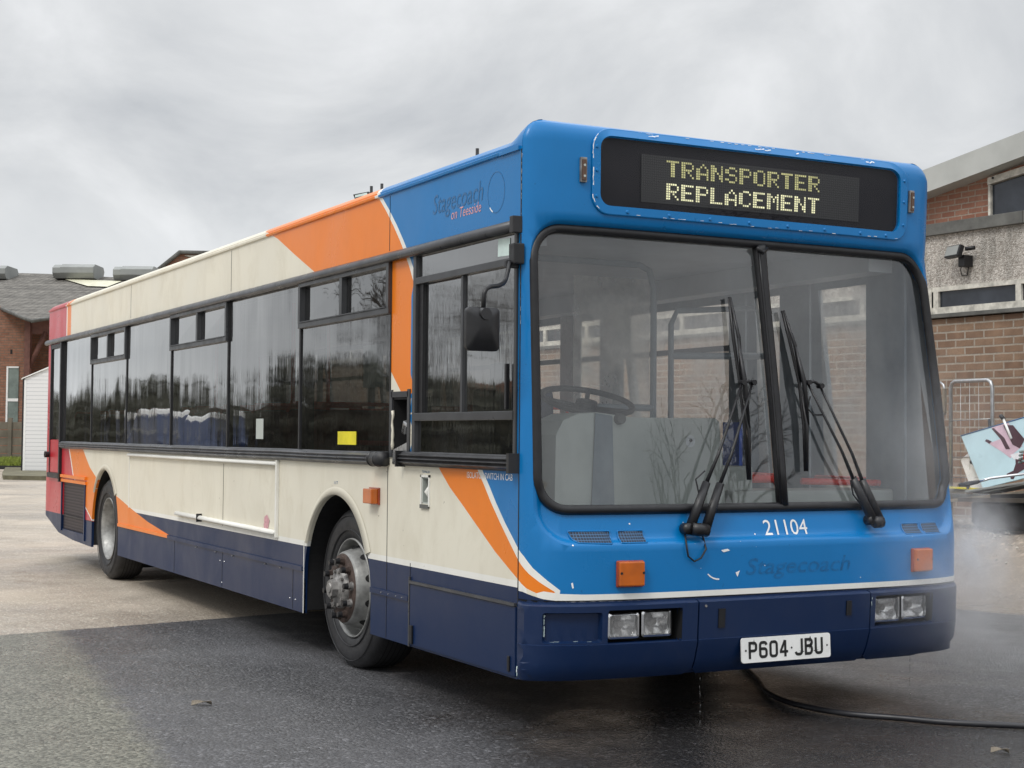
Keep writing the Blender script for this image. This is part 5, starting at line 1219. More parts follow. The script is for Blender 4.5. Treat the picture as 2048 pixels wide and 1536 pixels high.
for _ in range(1500):
    x = random.uniform(-5.8, -1.5); y = random.uniform(6.8, 8.6)+.08*(x+3.5); r = random.uniform(.008, .026); z = bankz(x, y)
    if random.random() > (y-6.5): continue
    V = [(x+r*random.uniform(.6, 1.2)*a, y+r*random.uniform(.6, 1.2)*c, z+r*d*.7+r*.3) for a, c, d in ((1, 0, 0), (0, 1, 0), (-1, 0, 0), (0, -1, 0), (0, 0, 1), (0, 0, -1))]
    b.add(V, [(0, 1, 4), (1, 2, 4), (2, 3, 4), (3, 0, 4), (1, 0, 5), (2, 1, 5), (3, 2, 5), (0, 3, 5)])
tag(b.build('loose_stones', 'stone'), kind='stuff')
# hose, dead leaves
b = MB(); H = [(-3.2, 2.9), (-1.9, 2.45), (-1.296, 2.181), (-.892, 1.988), (-.6, 1.82), (-.417, 1.712), (-.172, 1.634), (.03, 1.631), (.254, 1.695), (.439, 1.844), (.629, 1.981), (.844, 2.235), (1.1, 2.55), (1.5, 3.1), (1.9, 3.9)]
H2 = []
for k in range(len(H)-1):
    p0, p1, p2, p3 = H[max(0, k-1)], H[k], H[k+1], H[min(len(H)-1, k+2)]
    for t in (0, .25, .5, .75):
        H2.append(tuple(.5*(2*p1[i]+(p2[i]-p0[i])*t+(2*p0[i]-5*p1[i]+4*p2[i]-p3[i])*t*t+(3*p1[i]-p0[i]-3*p2[i]+p3[i])*t**3) for i in (0, 1)))
b.tube([(x, y, .020) for x, y in H2], .0145, 0, 10); tag(b.build('pressure_hose', 'brown_h'), 'black pressure washer hose snaking from beneath the number plate across the wet asphalt', 'hose')
b = MB(); b.tube([(-9, 5.2, .02), (-6.4, 7.3, .24), (-5.0, 7.05, .20), (-3.4, 7.25, .20), (-1.4, 7.6, .27)], .012, 0, 6); b.build
b = MB(); P = [onb for onb in ((-9, 5.6, .02), (-7.2, 6.2, .05), (-5.4, 6.3, .04), (-4.2, 6.42, .03), (-3.2, 6.65, .055), (-1.8, 7.1, .13))]; b.tube(P, .012, 0, 8)
tag(b.build('black_cable', 'brown_h'), 'thin black cable lying on wet brown ground below the gravel', 'cable')
def scrap(name, x, y, L, W_, z, a, mat, label, cat):
    b = MB(); V = []; n = 6
    for i in range(n+1):
        for s_ in (-1, 1): V.append((L*(i/n-.5), s_*W_*.5*math.sin(PI*(.15+.7*i/n)), .006+.012*math.sin(3*i/n+s_)))
    b.add(V, [(2*i, 2*i+2, 2*i+3, 2*i+1) for i in range(n)]); o = b.build(name, mat, None, solid=.002); o.location = (x, y, z); o.rotation_euler = (0, 0, a); tag(o, label, cat)
scrap('dead_leaf', -1.384, -1.039, .10, .035, .008, 1.1, 'wood', 'curled brown dead leaf on the dark asphalt left of the front wheel', 'leaf')
scrap('dead_leaf', 1.188, 1.73, .075, .03, .008, .7, 'wood', 'reddish flat leaf scrap on wet asphalt nearest the camera at right', 'leaf')

# ------------------------------------------------------------------ building on the right
def wall_frame(name): return empty(name, (-6.216, 8.941, 0), math.atan2(.0802, .9968), local=True)
B = wall_frame('brick_building'); tag(B, 'flat-roofed brown brick building with pebbledash band and sloping pale fascia behind the bus', 'building')
X0, X1 = -17., 9.
b = MB(); b.box((X0, 0, 0), (X1, .3, 2.70)); b.box((X0, .3, 2.7), (X1, .6, 3.64)); b.build('lower_wall', 'brick', B)
b = MB(); b.box((X0, -.02, 3.06), (X1, .29, 3.645)); b.build('pebbledash_band', 'pebble', B)
b = MB()
for i in range(9):
    xa = X0+2.95*i; b.box((xa+.003, -.075, 3.643), (min(X1, xa+2.947), .55, 3.774), 0, bev=.006)
b.build('concrete_coping', 'concrete', B)
rl = lambda x: max(4.34+.156*(x+.68), 3.80)                   # roof line
xm = -.68-(4.34-3.80)/.156
b = MB(); P = [(xm, 3.76), (X1, 3.76), (X1, rl(X1)-.1), (xm, 3.77)]
b.prism(P, .02, .3, 'XZ', 0); b.build('upper_wall', 'brickup', B)
b = MB(); P = [(xm-.6, rl(xm)-.03-.27), (X1+.3, rl(X1+.3)-.27), (X1+.3, rl(X1+.3)), (xm-.6, rl(xm)-.01)]
P = [(xm, 3.775), (X1+.3, rl(X1+.3)-.262), (X1+.3, rl(X1+.3)), (xm, 3.86)]
P = [(-4.4, rl(-4.1)-.06), (-3.9, rl(-3.9)-.25), (X1+.3, rl(X1+.3)-.262), (X1+.3, rl(X1+.3)), (-4.4, rl(-4.1)+.02)]
b.prism([(-2.4, rl(-2.4)-.262), (X1+.3, rl(X1+.3)-.262), (X1+.3, rl(X1+.3)), (-2.4, rl(-2.4))], -.22, .02, 'XZ', 0)
b.add([(-2.4, -.2, rl(-2.4)), (X1, -.2, rl(X1)), (X1, 6, rl(X1)), (-2.4, 6, rl(-2.4))], [(0, 1, 2, 3)]); b.build('roof_fascia', 'fascia', B)
# upper window: sloping head
b = MB(); wx0, wx1 = .222, 3.4; hd_ = lambda x: 4.186+.118*(x-.222)*1.05
b.prism([(wx0, hd_(wx0)-.075), (wx1, hd_(wx1)-.075), (wx1, hd_(wx1)), (wx0, hd_(wx0))], -.05, .02, 'XZ', 0)
for x in (wx0, 1.28, 2.34, wx1-.04): b.prism([(x, 3.775), (x+.032, 3.775), (x+.032, hd_(x)-.075), (x, hd_(x)-.077)], -.04, .02, 'XZ', 0)
uw = b.build('upper_window', 'oldwhite', B)
b = MB(); b.prism([(wx0+.03, 3.776), (wx1-.03, 3.776), (wx1-.03, hd_(wx1)-.08), (wx0+.03, hd_(wx0)-.08)], -.005, .012, 'XZ', 0); b.build('pane', 'winglass', uw)
b = MB()
for x in (.30, .78, 1.2): b.cyl((x, -.05, hd_(x)-.02), (x, -.062, hd_(x)-.02), .012, None, 0, 8)
b.build('fixing_bolts', 'rubber', uw)
# strip windows under the pebbledash
b = MB(); b.box((X0, -.06, 2.712), (X1, .02, 2.756), 0, bev=.004); b.build('window_sill', 'concrete', B)
xw = -.555
for i in range(-14, 8):
    a = xw+1.13*i; c = a+1.13
    if a < X0 or c > X1: continue
    b = MB(); b.box((a, -.035, 2.757), (a+.072, .02, 3.058), 0, bev=.003); b.box((a+.071, -.033, 2.757), (c-.001, .02, 2.83), 0); b.box((a+.071, -.033, 3.008), (c-.001, .02, 3.058), 0)
    wn = b.build('strip_window', 'oldwhite', B)
    b = MB(); b.box((a+.071, .0, 2.829), (c, .012, 3.009), 0); b.build('pane', 'winglass', wn)
b = MB(); b.box((-.69, -.045, 2.757), (-.572, -.036, 3.058)); b.build('peeling_infill_board', 'oldwhite', B)
# flood lamp on the pebbledash
FL = wall_frame('floodlight'); FL.location = Vector((-6.216, 8.941, 0))+Vector((math.cos(.0803)*-.09, math.sin(.0803)*-.09, 3.24)); tag(FL, 'black security floodlight fixed to the pebbledash wall band', 'floodlight')
Rr = Euler((math.radians(-18), 0, math.radians(-14)))
b = MB(); b.box((-.15, -.22, .10), (.10, -.16, .235), 0, Rr, bev=.01); b.build('lamp_housing', 'rubber', FL)
b = MB(); b.box((-.133, -.225, .115), (.083, -.2205, .222), 0, Rr, piv=(-.025, -.19, .1675)); b.build('lamp_lens', 'ventgrey', FL)
b = MB(); b.box((.0, -.16, .0), (.09, -.02, .13), 0, bev=.01); b.tube([(.10, -.16, .19), (.15, -.10, .20), (.17, -.08, .205)], .022, 0, 8); b.tube([(.0, -.10, .03), (-.05, -.06, -.02), (-.05, -.04, -.08), (.02, -.04, -.09), (.06, -.06, .0)], .006, 0, 6); b.build('lamp_bracket', 'rubber', FL)

# ------------------------------------------------------------------ junk by the wall
def tyre_on_side(x, y, z, R, t, label):
    b = MB(); pr = [(.55*R, .02), (.62*R, .0), (.8*R, -.006), (.93*R, .01), (R, .05), (R, t-.05), (.93*R, t-.01), (.8*R, t+.006), (.62*R, t), (.55*R, t-.02), (.72*R, t*.5), (.55*R, .02)]
    b.lathe(pr, (0, 0, 0), 0, 60)
    for k in range(5):
        kk = .06+(t-.12)*k/4; n = 60
        for j in range(n):
            if j % 2: continue
            a0, a1 = 2*PI*j/n, 2*PI*(j+1)/n; q = [(R*1.012*math.cos(a), kk+d, R*1.012*math.sin(a)) for a, d in ((a0, -.012), (a1, -.012), (a1, .012), (a0, .012))]
            b.add(q, [(0, 1, 2, 3)])
    o = b.build('scrap_tyre', 'tyre'); o.rotation_euler = (PI/2, 0, 0); o.location = (x, y, z)
    return tag(o, label, 'tyre', 'scrap tyres on the gravel')
tyre_on_side(-4.30, 7.78, .53, .56, .27, 'large muddy truck tyre lying flat under the blue picture board')
tyre_on_side(-3.25, 7.95, .53, .50, .26, 'second truck tyre lying flat further right, partly cut off')
def wood(name, a, c, w_, t, mat, label, cat):
    a = Vector(a); c = Vector(c); d = c-a; L = d.length; b = MB(); b.box((0, -w_/2, 0), (L, w_/2, t), 0, bev=.004)
    o = b.build(name, mat); o.location = a; o.rotation_euler = (0, -math.asin(d.z/L), math.atan2(d.y, d.x)); return tag(o, label, cat)
wood('timber_plank', (-5.35, 7.45, .835), (-4.40, 7.40, .85), .14, .05, 'wood', 'weathered plank lying on top of the scrap tyre', 'plank')
wood('timber_plank', (-5.25, 7.35, .79), (-4.45, 7.30, .80), .10, .045, 'concrete', 'dark damp board below the weathered plank', 'plank')
wood('timber_plank', (-4.62, 7.30, .86), (-3.6, 7.42, 1.02), .16, .02, 'ventgrey', 'long grey metal sheet slanting up to the right behind the picture board', 'sheet')
wood('timber_plank', (-4.95, 7.22, .74), (-3.5, 7.38, .93), .06, .03, 'wood', 'thin batten resting across the truck tyre rim', 'batten')
b = MB(); b.box((-4.85, 7.30, .83), (-4.78, 7.36, .86), 0); 
b = MB(); b.box((-5.2, 7.33, .885), (-4.6, 7.43, .90)); tag(b.build('yellow_strip', 'yellow'), 'thin yellow strip lying on the weathered plank', 'strip')
wood('timber_plank', (-4.45, 7.42, .86), (-3.2, 7.5, 1.10), .30, .015, 'ventgrey', 'wide pale grey sheet sloping up behind the foot of the picture board', 'sheet')
wood('timber_plank', (-4.30, 7.25, .80), (-2.9, 7.35, .90), .05, .05, 'rubber', 'black square bar resting on top of the truck tyre', 'bar')
wood('timber_plank', (-4.9, 7.28, .765), (-3.6, 7.26, .80), .12, .04, 'bark', 'dark rotten timber lying low across the truck tyre', 'timber')
# picture board leaning on the heap
O = Vector((-4.949, 7.50, 1.392)); ex = Vector((.63, 0, .137)).normalized(); ez = Vector((.407, -.12, -.5)).normalized(); ey = ex.cross(ez)
BD = lambda a, c, o=0: O+ex*a+ez*c-ey*o*(-1)
if (BD(0, 0, 1)-O).y > 0: BD = lambda a, c, o=0: O+ex*a+ez*c+ey*o*(-1)
b = MB(); w_, h_ = 1.0, .645; R0 = rrect(0, w_, 0, h_, .02, 3); m = len(R0)
b.add([BD(x, z, 0) for x, z in R0]+[BD(x, z, -.02) for x, z in R0], [tuple(range(m)), tuple(range(2*m-1, m-1, -1))]+[(i, m+i, m+(i+1) % m, (i+1) % m) for i in range(m)], 0)
pb = b.build('picture_board', simple('pale_blue_print', (.50, .68, .74), .35, 0, .1, 3)); tag(pb, 'pale blue picture board with dark and pink shapes leaning by the brick wall', 'board')
b = MB()
def pp(P, mat, o=.002): b.add([BD(x, z, o) for x, z in P], [tuple(range(len(P)))], mat)
pp([(.40, .0), (.62, .0), (.66, .30), (.52, .36), (.44, .30), (.46, .14)], 1, .0015); pp([(.27, .15), (.31, .13), (.34, .17), (.46, .16), (.52, .36), (.47, .40), (.40, .30)], 1, .002)
pp([(.40, .02), (.43, .02), (.50, .16), (.51, .30), (.46, .29), (.45, .16)], 0, .003); pp([(.55, .02), (.66, .05), (.72, .24), (.62, .32), (.56, .26)], 0, .003); pp([(.26, .135), (.29, .12), (.34, .16), (.30, .18)], 0, .003)
pp([(.52, .42), (.64, .48), (.58, .55), (.45, .585), (.40, .63), (.37, .62), (.38, .58), (.34, .57), (.35, .555), (.44, .54), (.50, .47)], 0, .003)
pp([(.48, .36), (.60, .36), (.68, .47), (.63, .50), (.50, .42)], 2, .0025)
b.build('printed_shapes', [simple('print_maroon', (.06, .018, .03), .4), simple('print_pink', (.62, .44, .52), .4), simple('print_white', (.75, .75, .78), .4)], pb, fix=False)
b = MB(); b.tube([BD(-.002, .0, .0), BD(w_, .0, .0)], .006, 0, 6); b.build('board_edge', 'ghost2', pb)
b = MB(); q = [(-5.08, 7.62, 1.16), (-4.88, 7.62, 1.285), (-4.55, 7.60, .82), (-4.86, 7.58, .80)]
b.add(q+[(x, y+.015, z) for x, y, z in q], [(0, 1, 2, 3), (7, 6, 5, 4), (0, 4, 5, 1), (1, 5, 6, 2), (2, 6, 7, 3), (3, 7, 4, 0)]); tag(b.build('white_board', 'whitepl'), 'plain off-white board leaning behind the wire trolley', 'board')
b = MB(); b.tube([(-4.80, 7.52, 1.15), (-4.50, 7.45, .86)], .028, 0, 8); b.tube([(-4.83, 7.52, 1.14), (-4.74, 7.5, 1.155)], .022, 0, 8); tag(b.build('black_bracket', 'rubber'), 'black bracket bar lying against the plain white board', 'bar')
b = MB(); b.tube([(-4.33, 7.42, 1.56), (-4.21, 7.40, 1.37)], .012, 0, 8); b.tube([(-4.36, 7.42, 1.585), (-4.32, 7.42, 1.55)], .02, 1, 8); tag(b.build('white_pole', ['whitepl', 'rubber']), 'short white pole with a black cap standing behind the picture board', 'pole')
# wire-sided roll cage
RC = empty('roll_cage', (-4.85, 7.62, .5)); tag(RC, 'galvanised tubular roll cage with wire mesh against the brick wall', 'roll cage')
x0, x1, zt = -5.21, -4.66, 1.93
b = MB(); b.tube([(x0, 7.62, .55), (x0, 7.62, zt-.06), (x0+.02, 7.62, zt-.018), (x0+.06, 7.62, zt), (x1-.06, 7.62, zt), (x1-.02, 7.62, zt-.018), (x1, 7.62, zt-.06), (x1, 7.62, .55)], .019, 0, 10); b.build('tube_frame', 'galv', RC)
b = MB()
for x in (-5.07, -4.95, -4.83): b.tube([(x, 7.615, .82), (x, 7.615, zt)], .0025, 0, 5)
for z in (.98, 1.18, 1.54): b.tube([(x0, 7.61, z), (x1, 7.61, z+.02)], .004, 0, 5)
b.tube([(-4.68, 7.60, 1.55), (-4.66, 7.59, 1.45), (-4.67, 7.59, 1.40)], .014, 1, 6); b.build('wire_mesh', ['galv', 'rubber'], RC)
b = MB(); b.box((-5.335, 7.50, .5), (-5.235, 7.56, 1.625), 0, bev=.006); b.box((-5.30, 7.485, .5), (-5.285, 7.50, 1.62), 0); tag(b.build('steel_post', 'galv'), 'upright galvanised steel channel beside the roll cage', 'post')
b = MB(); b.tube([(-5.42, 7.62, .5), (-5.42, 7.62, 1.84), (-5.40, 7.62, 1.90), (-5.35, 7.62, 1.925), (-5.31, 7.62, 1.90), (-5.295, 7.62, 1.86), (-5.295, 7.62, 1.6)], .013, 0, 8); b.box((-5.305, 7.60, 1.62), (-5.275, 7.63, 1.86), 1); tag(b.build('hooped_rail', ['galv', 'wood']), 'bent steel hoop with a pale timber strip just right of the windscreen edge', 'rail')
b = MB(); b.box((-5.36, 7.32, .5), (-5.32, 7.40, 1.72), 0, bev=.01); b.box((-5.375, 7.31, 1.20), (-5.31, 7.315, 1.23), 1); b.box((-5.375, 7.31, 1.45), (-5.31, 7.315, 1.48), 1); tag(b.build('plastic_barrier', ['redplastic', 'rubber']), 'upright red plastic barrier panel seen past the windscreen edge', 'barrier')

# ------------------------------------------------------------------ far left: shed, fence, workshop
AZ = math.atan2(.8854, .4648)
LAT = Vector((.4648, .8854, 0)); FWD = Vector((-.8854, .4648, 0)); CG = Vector((6.04, -3.225, 0))
def frame2(name, px, D):
    L = (px-1018.4)/3031*D; return empty(name, CG+LAT*L+FWD*D, AZ, local=True), L, D
def loc(px, py, D, L0, D0): return ((px-1018.4)/3031*D-L0, D-D0, 1.353+(872.4+.0085*(px-1018)-py)/3031*D)
E_, L0, D0 = frame2('white_shed', 80, 48.8); tag(E_, 'small white horizontally boarded shed with a sloping roof behind the bus rear', 'shed')
q = lambda px, py, D: loc(px, py, D, L0, D0)
a = q(48.5, 758, 48.8); c = q(118, 727, 48.8)
b = MB(); b.prism([(a[0], .02), (c[0], .02), (c[0], c[2]), (a[0], a[2])], 0, 3.2, 'XZ', 0); b.build('shed_walls', 'clad', E_)
b = MB(); b.box((a[0]-.05, -.02, .02), (a[0]-.003, .06, a[2]+.02), 0); b.build('corner_post', 'rubber', E_)
b = MB(); b.box((a[0]-.002, -.012, .02), (a[0]+.07, -.002, a[2]-.04), 0); b.build('corner_trim', 'whitepl', E_)
b = MB(); b.prism([(a[0]-.1, a[2]-.02), (c[0]+.1, c[2]+.03), (c[0]+.1, c[2]+.08), (a[0]-.06, a[2]+.03)], -.06, 3.3, 'XZ', 0); b.build('shed_roof', 'whitepl', E_)
b = MB(); L_ = lambda px, D: (px-1018.4)/3031*D
V = []
for px, D in ((10, 43.0), (150, 42.2), (150, 53), (14, 53), (8, 46)): P = CG+LAT*L_(px, D)+FWD*D; V.append((P.x, P.y))
b.prism(V, -.05, .12, 'XY', 0); tag(b.build('raised_kerb', simple('mossy_kerb', (.13, .12, .075), .9, 0, .4, 3)), kind='structure')
b = MB(); V = []
for px, D in ((-260, 54.8), (150, 54.8), (150, 55.0), (-260, 55.0)): P = CG+LAT*L_(px, D)+FWD*D; V.append((P.x, P.y))
b.prism(V, -.05, .13, 'XY', 0); tag(b.build('road_kerb', 'rubber'), kind='structure')
b = MB(); nx, ny = 60, 8; random.seed(4)
for i in range(nx+1):
    for j in range(ny+1):
        L = L_(-260+410*i/nx, 56); D = 55.0+2.2*j/ny; P = CG+LAT*L+FWD*D; b.v.append((P.x, P.y, .10+.26*j/ny+random.gauss(0, .02)))
b.f = [(i*(ny+1)+j, (i+1)*(ny+1)+j, (i+1)*(ny+1)+j+1, i*(ny+1)+j+1) for i in range(nx) for j in range(ny)]; b.m = [0]*len(b.f); b.sm = [True]*len(b.f); tag(b.build('grass_bank', 'grass'), kind='structure')
b = MB()
for _ in range(5000):
    px = random.uniform(-40, 60); D = random.uniform(55.05, 57.0); P = CG+LAT*L_(px, D)+FWD*D; z = .1+.26*(D-55)/2.2; h = random.uniform(.05, .16); a_ = random.uniform(0, PI); u = Vector((math.cos(a_), math.sin(a_), 0))*.02
    b.add([P+u+Vector((0, 0, z)), P-u+Vector((0, 0, z)), P+Vector((random.gauss(0, .04), random.gauss(0, .04), z+h))], [(0, 1, 2)])
tag(b.build('grass', simple('grass_blades', (.20, .24, .035), .7, 0, .5, 5), fix=False), kind='stuff')
E_, L0, D0 = frame2('concrete_fence', 20, 57.3); tag(E_, 'low weathered concrete panel fence with posts above the grass at far left', 'fence')
q = lambda px, py, D: loc(px, py, D, L0, D0)
b = MB(); zt = q(20, 843, 57.3)[2]; zb = .25
for k, (pa, pb_) in enumerate(((-240, -150), (-150, -65), (-65, 22), (22, 108))):
    for r in range(5):
        z0 = zb+(zt-zb)*r/5; b.box((q(pa, 0, 57.3)[0]+.02, 0, z0), (q(pb_, 0, 57.3)[0]-.02, .06, z0+(zt-zb)/5-.025), 0, bev=.008)
b.build('fence_panels', 'fencec', E_)
for px in (-240, -150, -65, 22, 108):
    x = q(px, 0, 57.3)[0]; b = MB(); b.box((x-.07, -.07, zb-.1), (x+.07, .08, zt+.14 if px == 22 else zt+.05), 0, bev=.01); b.build('fence_post', 'fencec', E_)
E_, L0, D0 = frame2('workshop', 100, 61); tag(E_, 'old brick workshop with a grey corrugated roof at far left', 'workshop')
q = lambda px, py, D: loc(px, py, D, L0, D0)
zz_ = lambda px, py, D: q(px, py, D)[2]
b = MB(); xa = q(-260, 0, 61)[0]; xb_ = q(50, 0, 61)[0]
b.prism([(xa, 0), (xb_, 0), (xb_, zz_(50, 643, 61)), (q(0, 0, 61)[0], zz_(0, 615, 61)), (xa, zz_(-260, 480, 61)*0+zz_(0, 615, 61)+2.6)], 0, .4, 'XZ', 0)
b.box((q(60, 0, 63)[0], 2.0, 0), (q(420, 0, 63)[0], 2.4, zz_(80, 636, 63))); b.build('gable_wall', 'brickfar', E_)
for pa, pc_, ya_, yc in ((13, 37, 733, 852), (-60, -34, 733, 852)):
    x0, x1 = q(pa, 0, 61)[0], q(pc_, 0, 61)[0]; z0, z1 = zz_(20, yc, 61), zz_(20, ya_, 61); zm = zz_(20, 800, 61)
    b = MB(); b.box((x0, -.06, z0), (x0+.07, .02, z1)); b.box((x0+.07, -.055, zm-.06), (x1, .02, zm+.06)); b.box((x0+.07, -.05, z1-.06), (x1, .02, z1)); wn = b.build('window', 'whitepl', E_)
    b = MB(); b.box((x0+.06, -.03, z0), (x1, -.01, z1-.02)); b.build('pane', simple('grey_green_pane', (.18, .22, .20), .2, 0, .3, 2), wn)
b = MB(); b.box((q(19, 0, 61)[0], -.01, zz_(20, 708, 61)), (q(23, 0, 61)[0], .0, zz_(20, 699, 61))); b.build('air_brick', 'darkvoid', E_)
b = MB(); xx = q(50, 0, 60)[0]; b.box((xx, -1.2, 0), (q(61, 0, 60)[0], -.95, zz_(50, 642, 60))); 
b.box((xx+.18, -1.1, zz_(60, 668, 60)), (q(330, 0, 60)[0], -.95, zz_(60, 640, 60))); p0 = q(58, 735, 60); p1 = q(90, 664, 60); b.tube([(p0[0], -1.05, p0[2]), (p1[0], -1.05, p1[2])], .10, 0, 4); b.build('steel_frame', 'rustbeam', E_)
low = [(-260, 470), (0, 614), (45, 633), (62, 639), (98, 633), (180, 620), (340, 598)]; up = [(-260, 538), (0, 544.5), (60, 546), (90, 547), (130, 549), (190, 552), (340, 560)]
b = MB(); RD = lambda px, py: 9.2/(.233-(872.4+.0085*(px-1018)-py)/3031)
low[0] = (-260, 618); V = [q(px, py, RD(px, py)) for px, py in low+up]
b.add(V, [(i, i+1, 8+i, 7+i) for i in range(6)]); b.build('corrugated_roof', 'corr', E_, solid=.12)
b = MB(); V = [Vector(q(px, py, RD(px, py))) for px, py in low[1:]]; b.tube([v+Vector((0, -.05, -.06)) for v in V], .08, 0, 4); b.build('verge_board', 'concrete', E_)
b = MB(); V = [q(px, py, RD(px, py)) for px, py in ((125, 559.5), (240, 563.5), (212, 575), (172, 573.5))]; b.add([(x, y-.08, z+.04) for x, y, z in V], [(0, 1, 2, 3)]); b.build('pale_rooflight', simple('pale_yellow_rooflight', (.60, .58, .44), .5, 0, .2, 3), E_)
for pa, pc_, yt, yb in ((104, 186, 527, 552), (225, 304, 531, 556), (-38, 10, 530, 553)):
    x0, x1 = q(pa, 0, 69.5)[0], q(pc_, 0, 69.5)[0]; z1, z0 = zz_(pa, yt, 69.5), zz_(pa, yb, 69.5)-.1; y0 = 69.5-D0; h = z1-z0
    b = MB(); P = [(y0-.15, z0), (y0-.35, z0+h*.35), (y0-.35, z0+h*.75), (y0, z1), (y0+1.4, z1), (y0+1.6, z0+h*.7), (y0+1.3, z0)]
    b.prism(P, x0+.35, x1, 'YZ', 0); b.prism([(a_, z0+(c_2-z0)*.95) for a_, c_2 in P], x0, x0+.36, 'YZ', 0); b.build('ridge_ventilator', 'ventgrey', E_, bevel=.02)
E_, L0, D0 = frame2('far_gable', 360, 80); tag(E_, 'distant brick gable end peeking over the bus roof', 'building')
q = lambda px, py, D: loc(px, py, D, L0, D0)
b = MB(); P = [q(px, py, 80) for px, py in ((296, 552), (356, 506), (416, 506), (416, 620), (296, 620))]; b.prism([(p[0], p[2]) for p in P], 0, 3, 'XZ', 0); b.build('gable_wall', 'brickfar', E_)
b = MB(); b.tube([(p[0], -.1, p[2]) for p in (q(292, 556, 80), q(356, 503.5, 80), q(420, 505, 80))], .14, 0, 4); b.build('roof_verge', 'concrete', E_)
b = MB(); b.add([(p[0], -.06, p[2]) for p in (q(364, 510, 80), q(402, 509, 80), q(380, 515, 80))], [(0, 1, 2)]); b.build('pale_patch', 'oldwhite', E_, fix=False)
# floodlight mast behind the bus
E_, L0, D0 = frame2('floodlight_mast', 748, 22); tag(E_, 'mast behind the bus with a dark floodlight showing above the roof', 'mast')
q = lambda px, py, D=22: loc(px, py, D, L0, D0)
b = MB(); p = q(738, 370); b.tube([(p[0], 0, 0), (p[0], 0, p[2])], .022, 0, 8); p = q(759, 365); b.tube([(p[0], .0, 3.9), (p[0], 0, p[2])], .022, 0, 8); r_ = q(748, 398); b.tube([(q(738, 0)[0], 0, r_[2]), (p[0], 0, r_[2])], .02, 0, 6); b.build('mast_pole', 'rubber', E_)
b = MB(); p = q(702, 388); p2 = q(733, 382); b.add([(p[0], -.05, p[2]), (p2[0], -.05, p2[2]), (p2[0], -.05, p2[2]-.06), (p[0]+.02, -.05, p[2]-.05), (p[0], .25, p[2]+.04), (p2[0], .25, p2[2]+.04), (p2[0], .25, p2[2]-.1), (p[0]+.02, .25, p[2]-.1)], [(0, 1, 2, 3), (7, 6, 5, 4), (0, 4, 5, 1), (1, 5, 6, 2), (2, 6, 7, 3), (3, 7, 4, 0)]); b.build('floodlight_head', 'rubber', E_)
b = MB(); b.add([(p[0]+.03, -.056, p[2]-.045), (p2[0]-.02, -.056, p2[2]-.05), (p2[0]-.02, -.054, p2[2]-.015), (p[0]+.03, -.054, p[2]-.01)], [(0, 1, 2, 3)]); b.build('lamp_lens', 'sticker', E_, fix=False)

# ------------------------------------------------------------------ things off to the sides that the wet windows reflect
def bare_tree(name, x, y, h, label, seed, dense=3):
    random.seed(seed); t = empty(name, (x, y, 0)); tag(t, label, 'tree', 'bare trees beyond the yard'); tr = MB(); cr = MB()
    def grow(p, d, L, r, k):
        n = 3; pts = [p]; dd = d.copy()
        for _ in range(n): dd = (dd+Vector((random.gauss(0, .13), random.gauss(0, .13), random.gauss(0, .06)))).normalized(); pts.append(pts[-1]+dd*L/n)
        (tr if k < 2 else cr).tube(pts, [r, r*.9, r*.78, r*.62], 0, 5 if k < 3 else 3, False)
        if k >= 5: return
        for _ in range(dense if k else 4):
            a = random.uniform(.35, .85); ax = dd.orthogonal().normalized(); nd = (Matrix.Rotation(random.uniform(0, 2*PI), 3, dd) @ (Matrix.Rotation(a, 3, ax) @ dd)); nd.z += .12; grow(pts[random.choice((2, 3))], nd.normalized(), L*random.uniform(.6, .82), r*.58, k+1)
    grow(Vector((x, y, 0)), Vector((0, 0, 1)), h*.32, h*.022, 0); tr.build('trunk', 'bark', t, fix=False); cr.build('crown', 'bark', t, fix=False)
bare_tree('bare_tree', -52, -24, 11, 'leafless tree beyond the yard, mirrored in the rear side windows', 1)
bare_tree('bare_tree', -34, -19, 9, 'smaller leafless tree beyond the yard, mirrored in the middle side windows', 2)
bare_tree('bare_tree', 24, 17, 9, 'leafless tree across the yard, mirrored in the windscreen', 3)
def clumps(name, x0, x1, y, z1, n, label, seed, mat='leafdark'):
    random.seed(seed); b = MB()
    for _ in range(n):
        u = random.random(); x = x0+(x1-x0)*u; yy = y+random.gauss(0, .8); hh = z1*(.75+.25*math.sin(u*17)+.1*math.sin(u*41)); z = random.uniform(0, 1)**.8*hh; r = random.uniform(.15, .4)
        b.add([Vector((x, yy, z))+Vector((random.gauss(0, r), random.gauss(0, r), random.gauss(0, r))) for _ in range(3)], [(0, 1, 2)])
    tag(b.build(name, mat, fix=False), label, 'hedge')
clumps('hedge', -105, -30, -16, 3.6, 14000, 'long dark hedge along the yard edge, mirrored low in the side windows', 5)
b = MB(); b.box((-100, -40, 0), (-40, -34, 4.2), 0); o_ = b.build('long_workshop', 'brickfar'); tag(o_, 'long brick range across the yard, seen only as a reflection', 'building')
V_ = empty('parked_van', (-46, -11, 0)); tag(V_, 'dark van with a white roof across the yard, seen only mirrored in the bus windows', 'van')
b = MB(); b.prism([(-48.6, .35), (-43.4, .35), (-43.3, 1.0), (-43.9, 1.2), (-44.7, 1.95), (-48.5, 2.0), (-48.6, 1.8)], -12, -10.2, 'XZ', 0); b.build('van_body', 'navy', V_, bevel=.06)
b = MB(); b.prism([(-48.55, 1.84), (-44.75, 1.90), (-44.8, 2.12), (-48.4, 2.12)], -12.03, -10.17, 'XZ', 0); b.build('van_roof', 'whitepl', V_, bevel=.05)
for x in (-47.6, -44.4):
    b = MB(); b.cyl((x, -12.02, .33), (x, -11.7, .33), .33, None, 0, 20); b.cyl((x, -10.5, .33), (x, -10.18, .33), .33, None, 0, 20); b.build('van_wheel', 'tyre', V_)
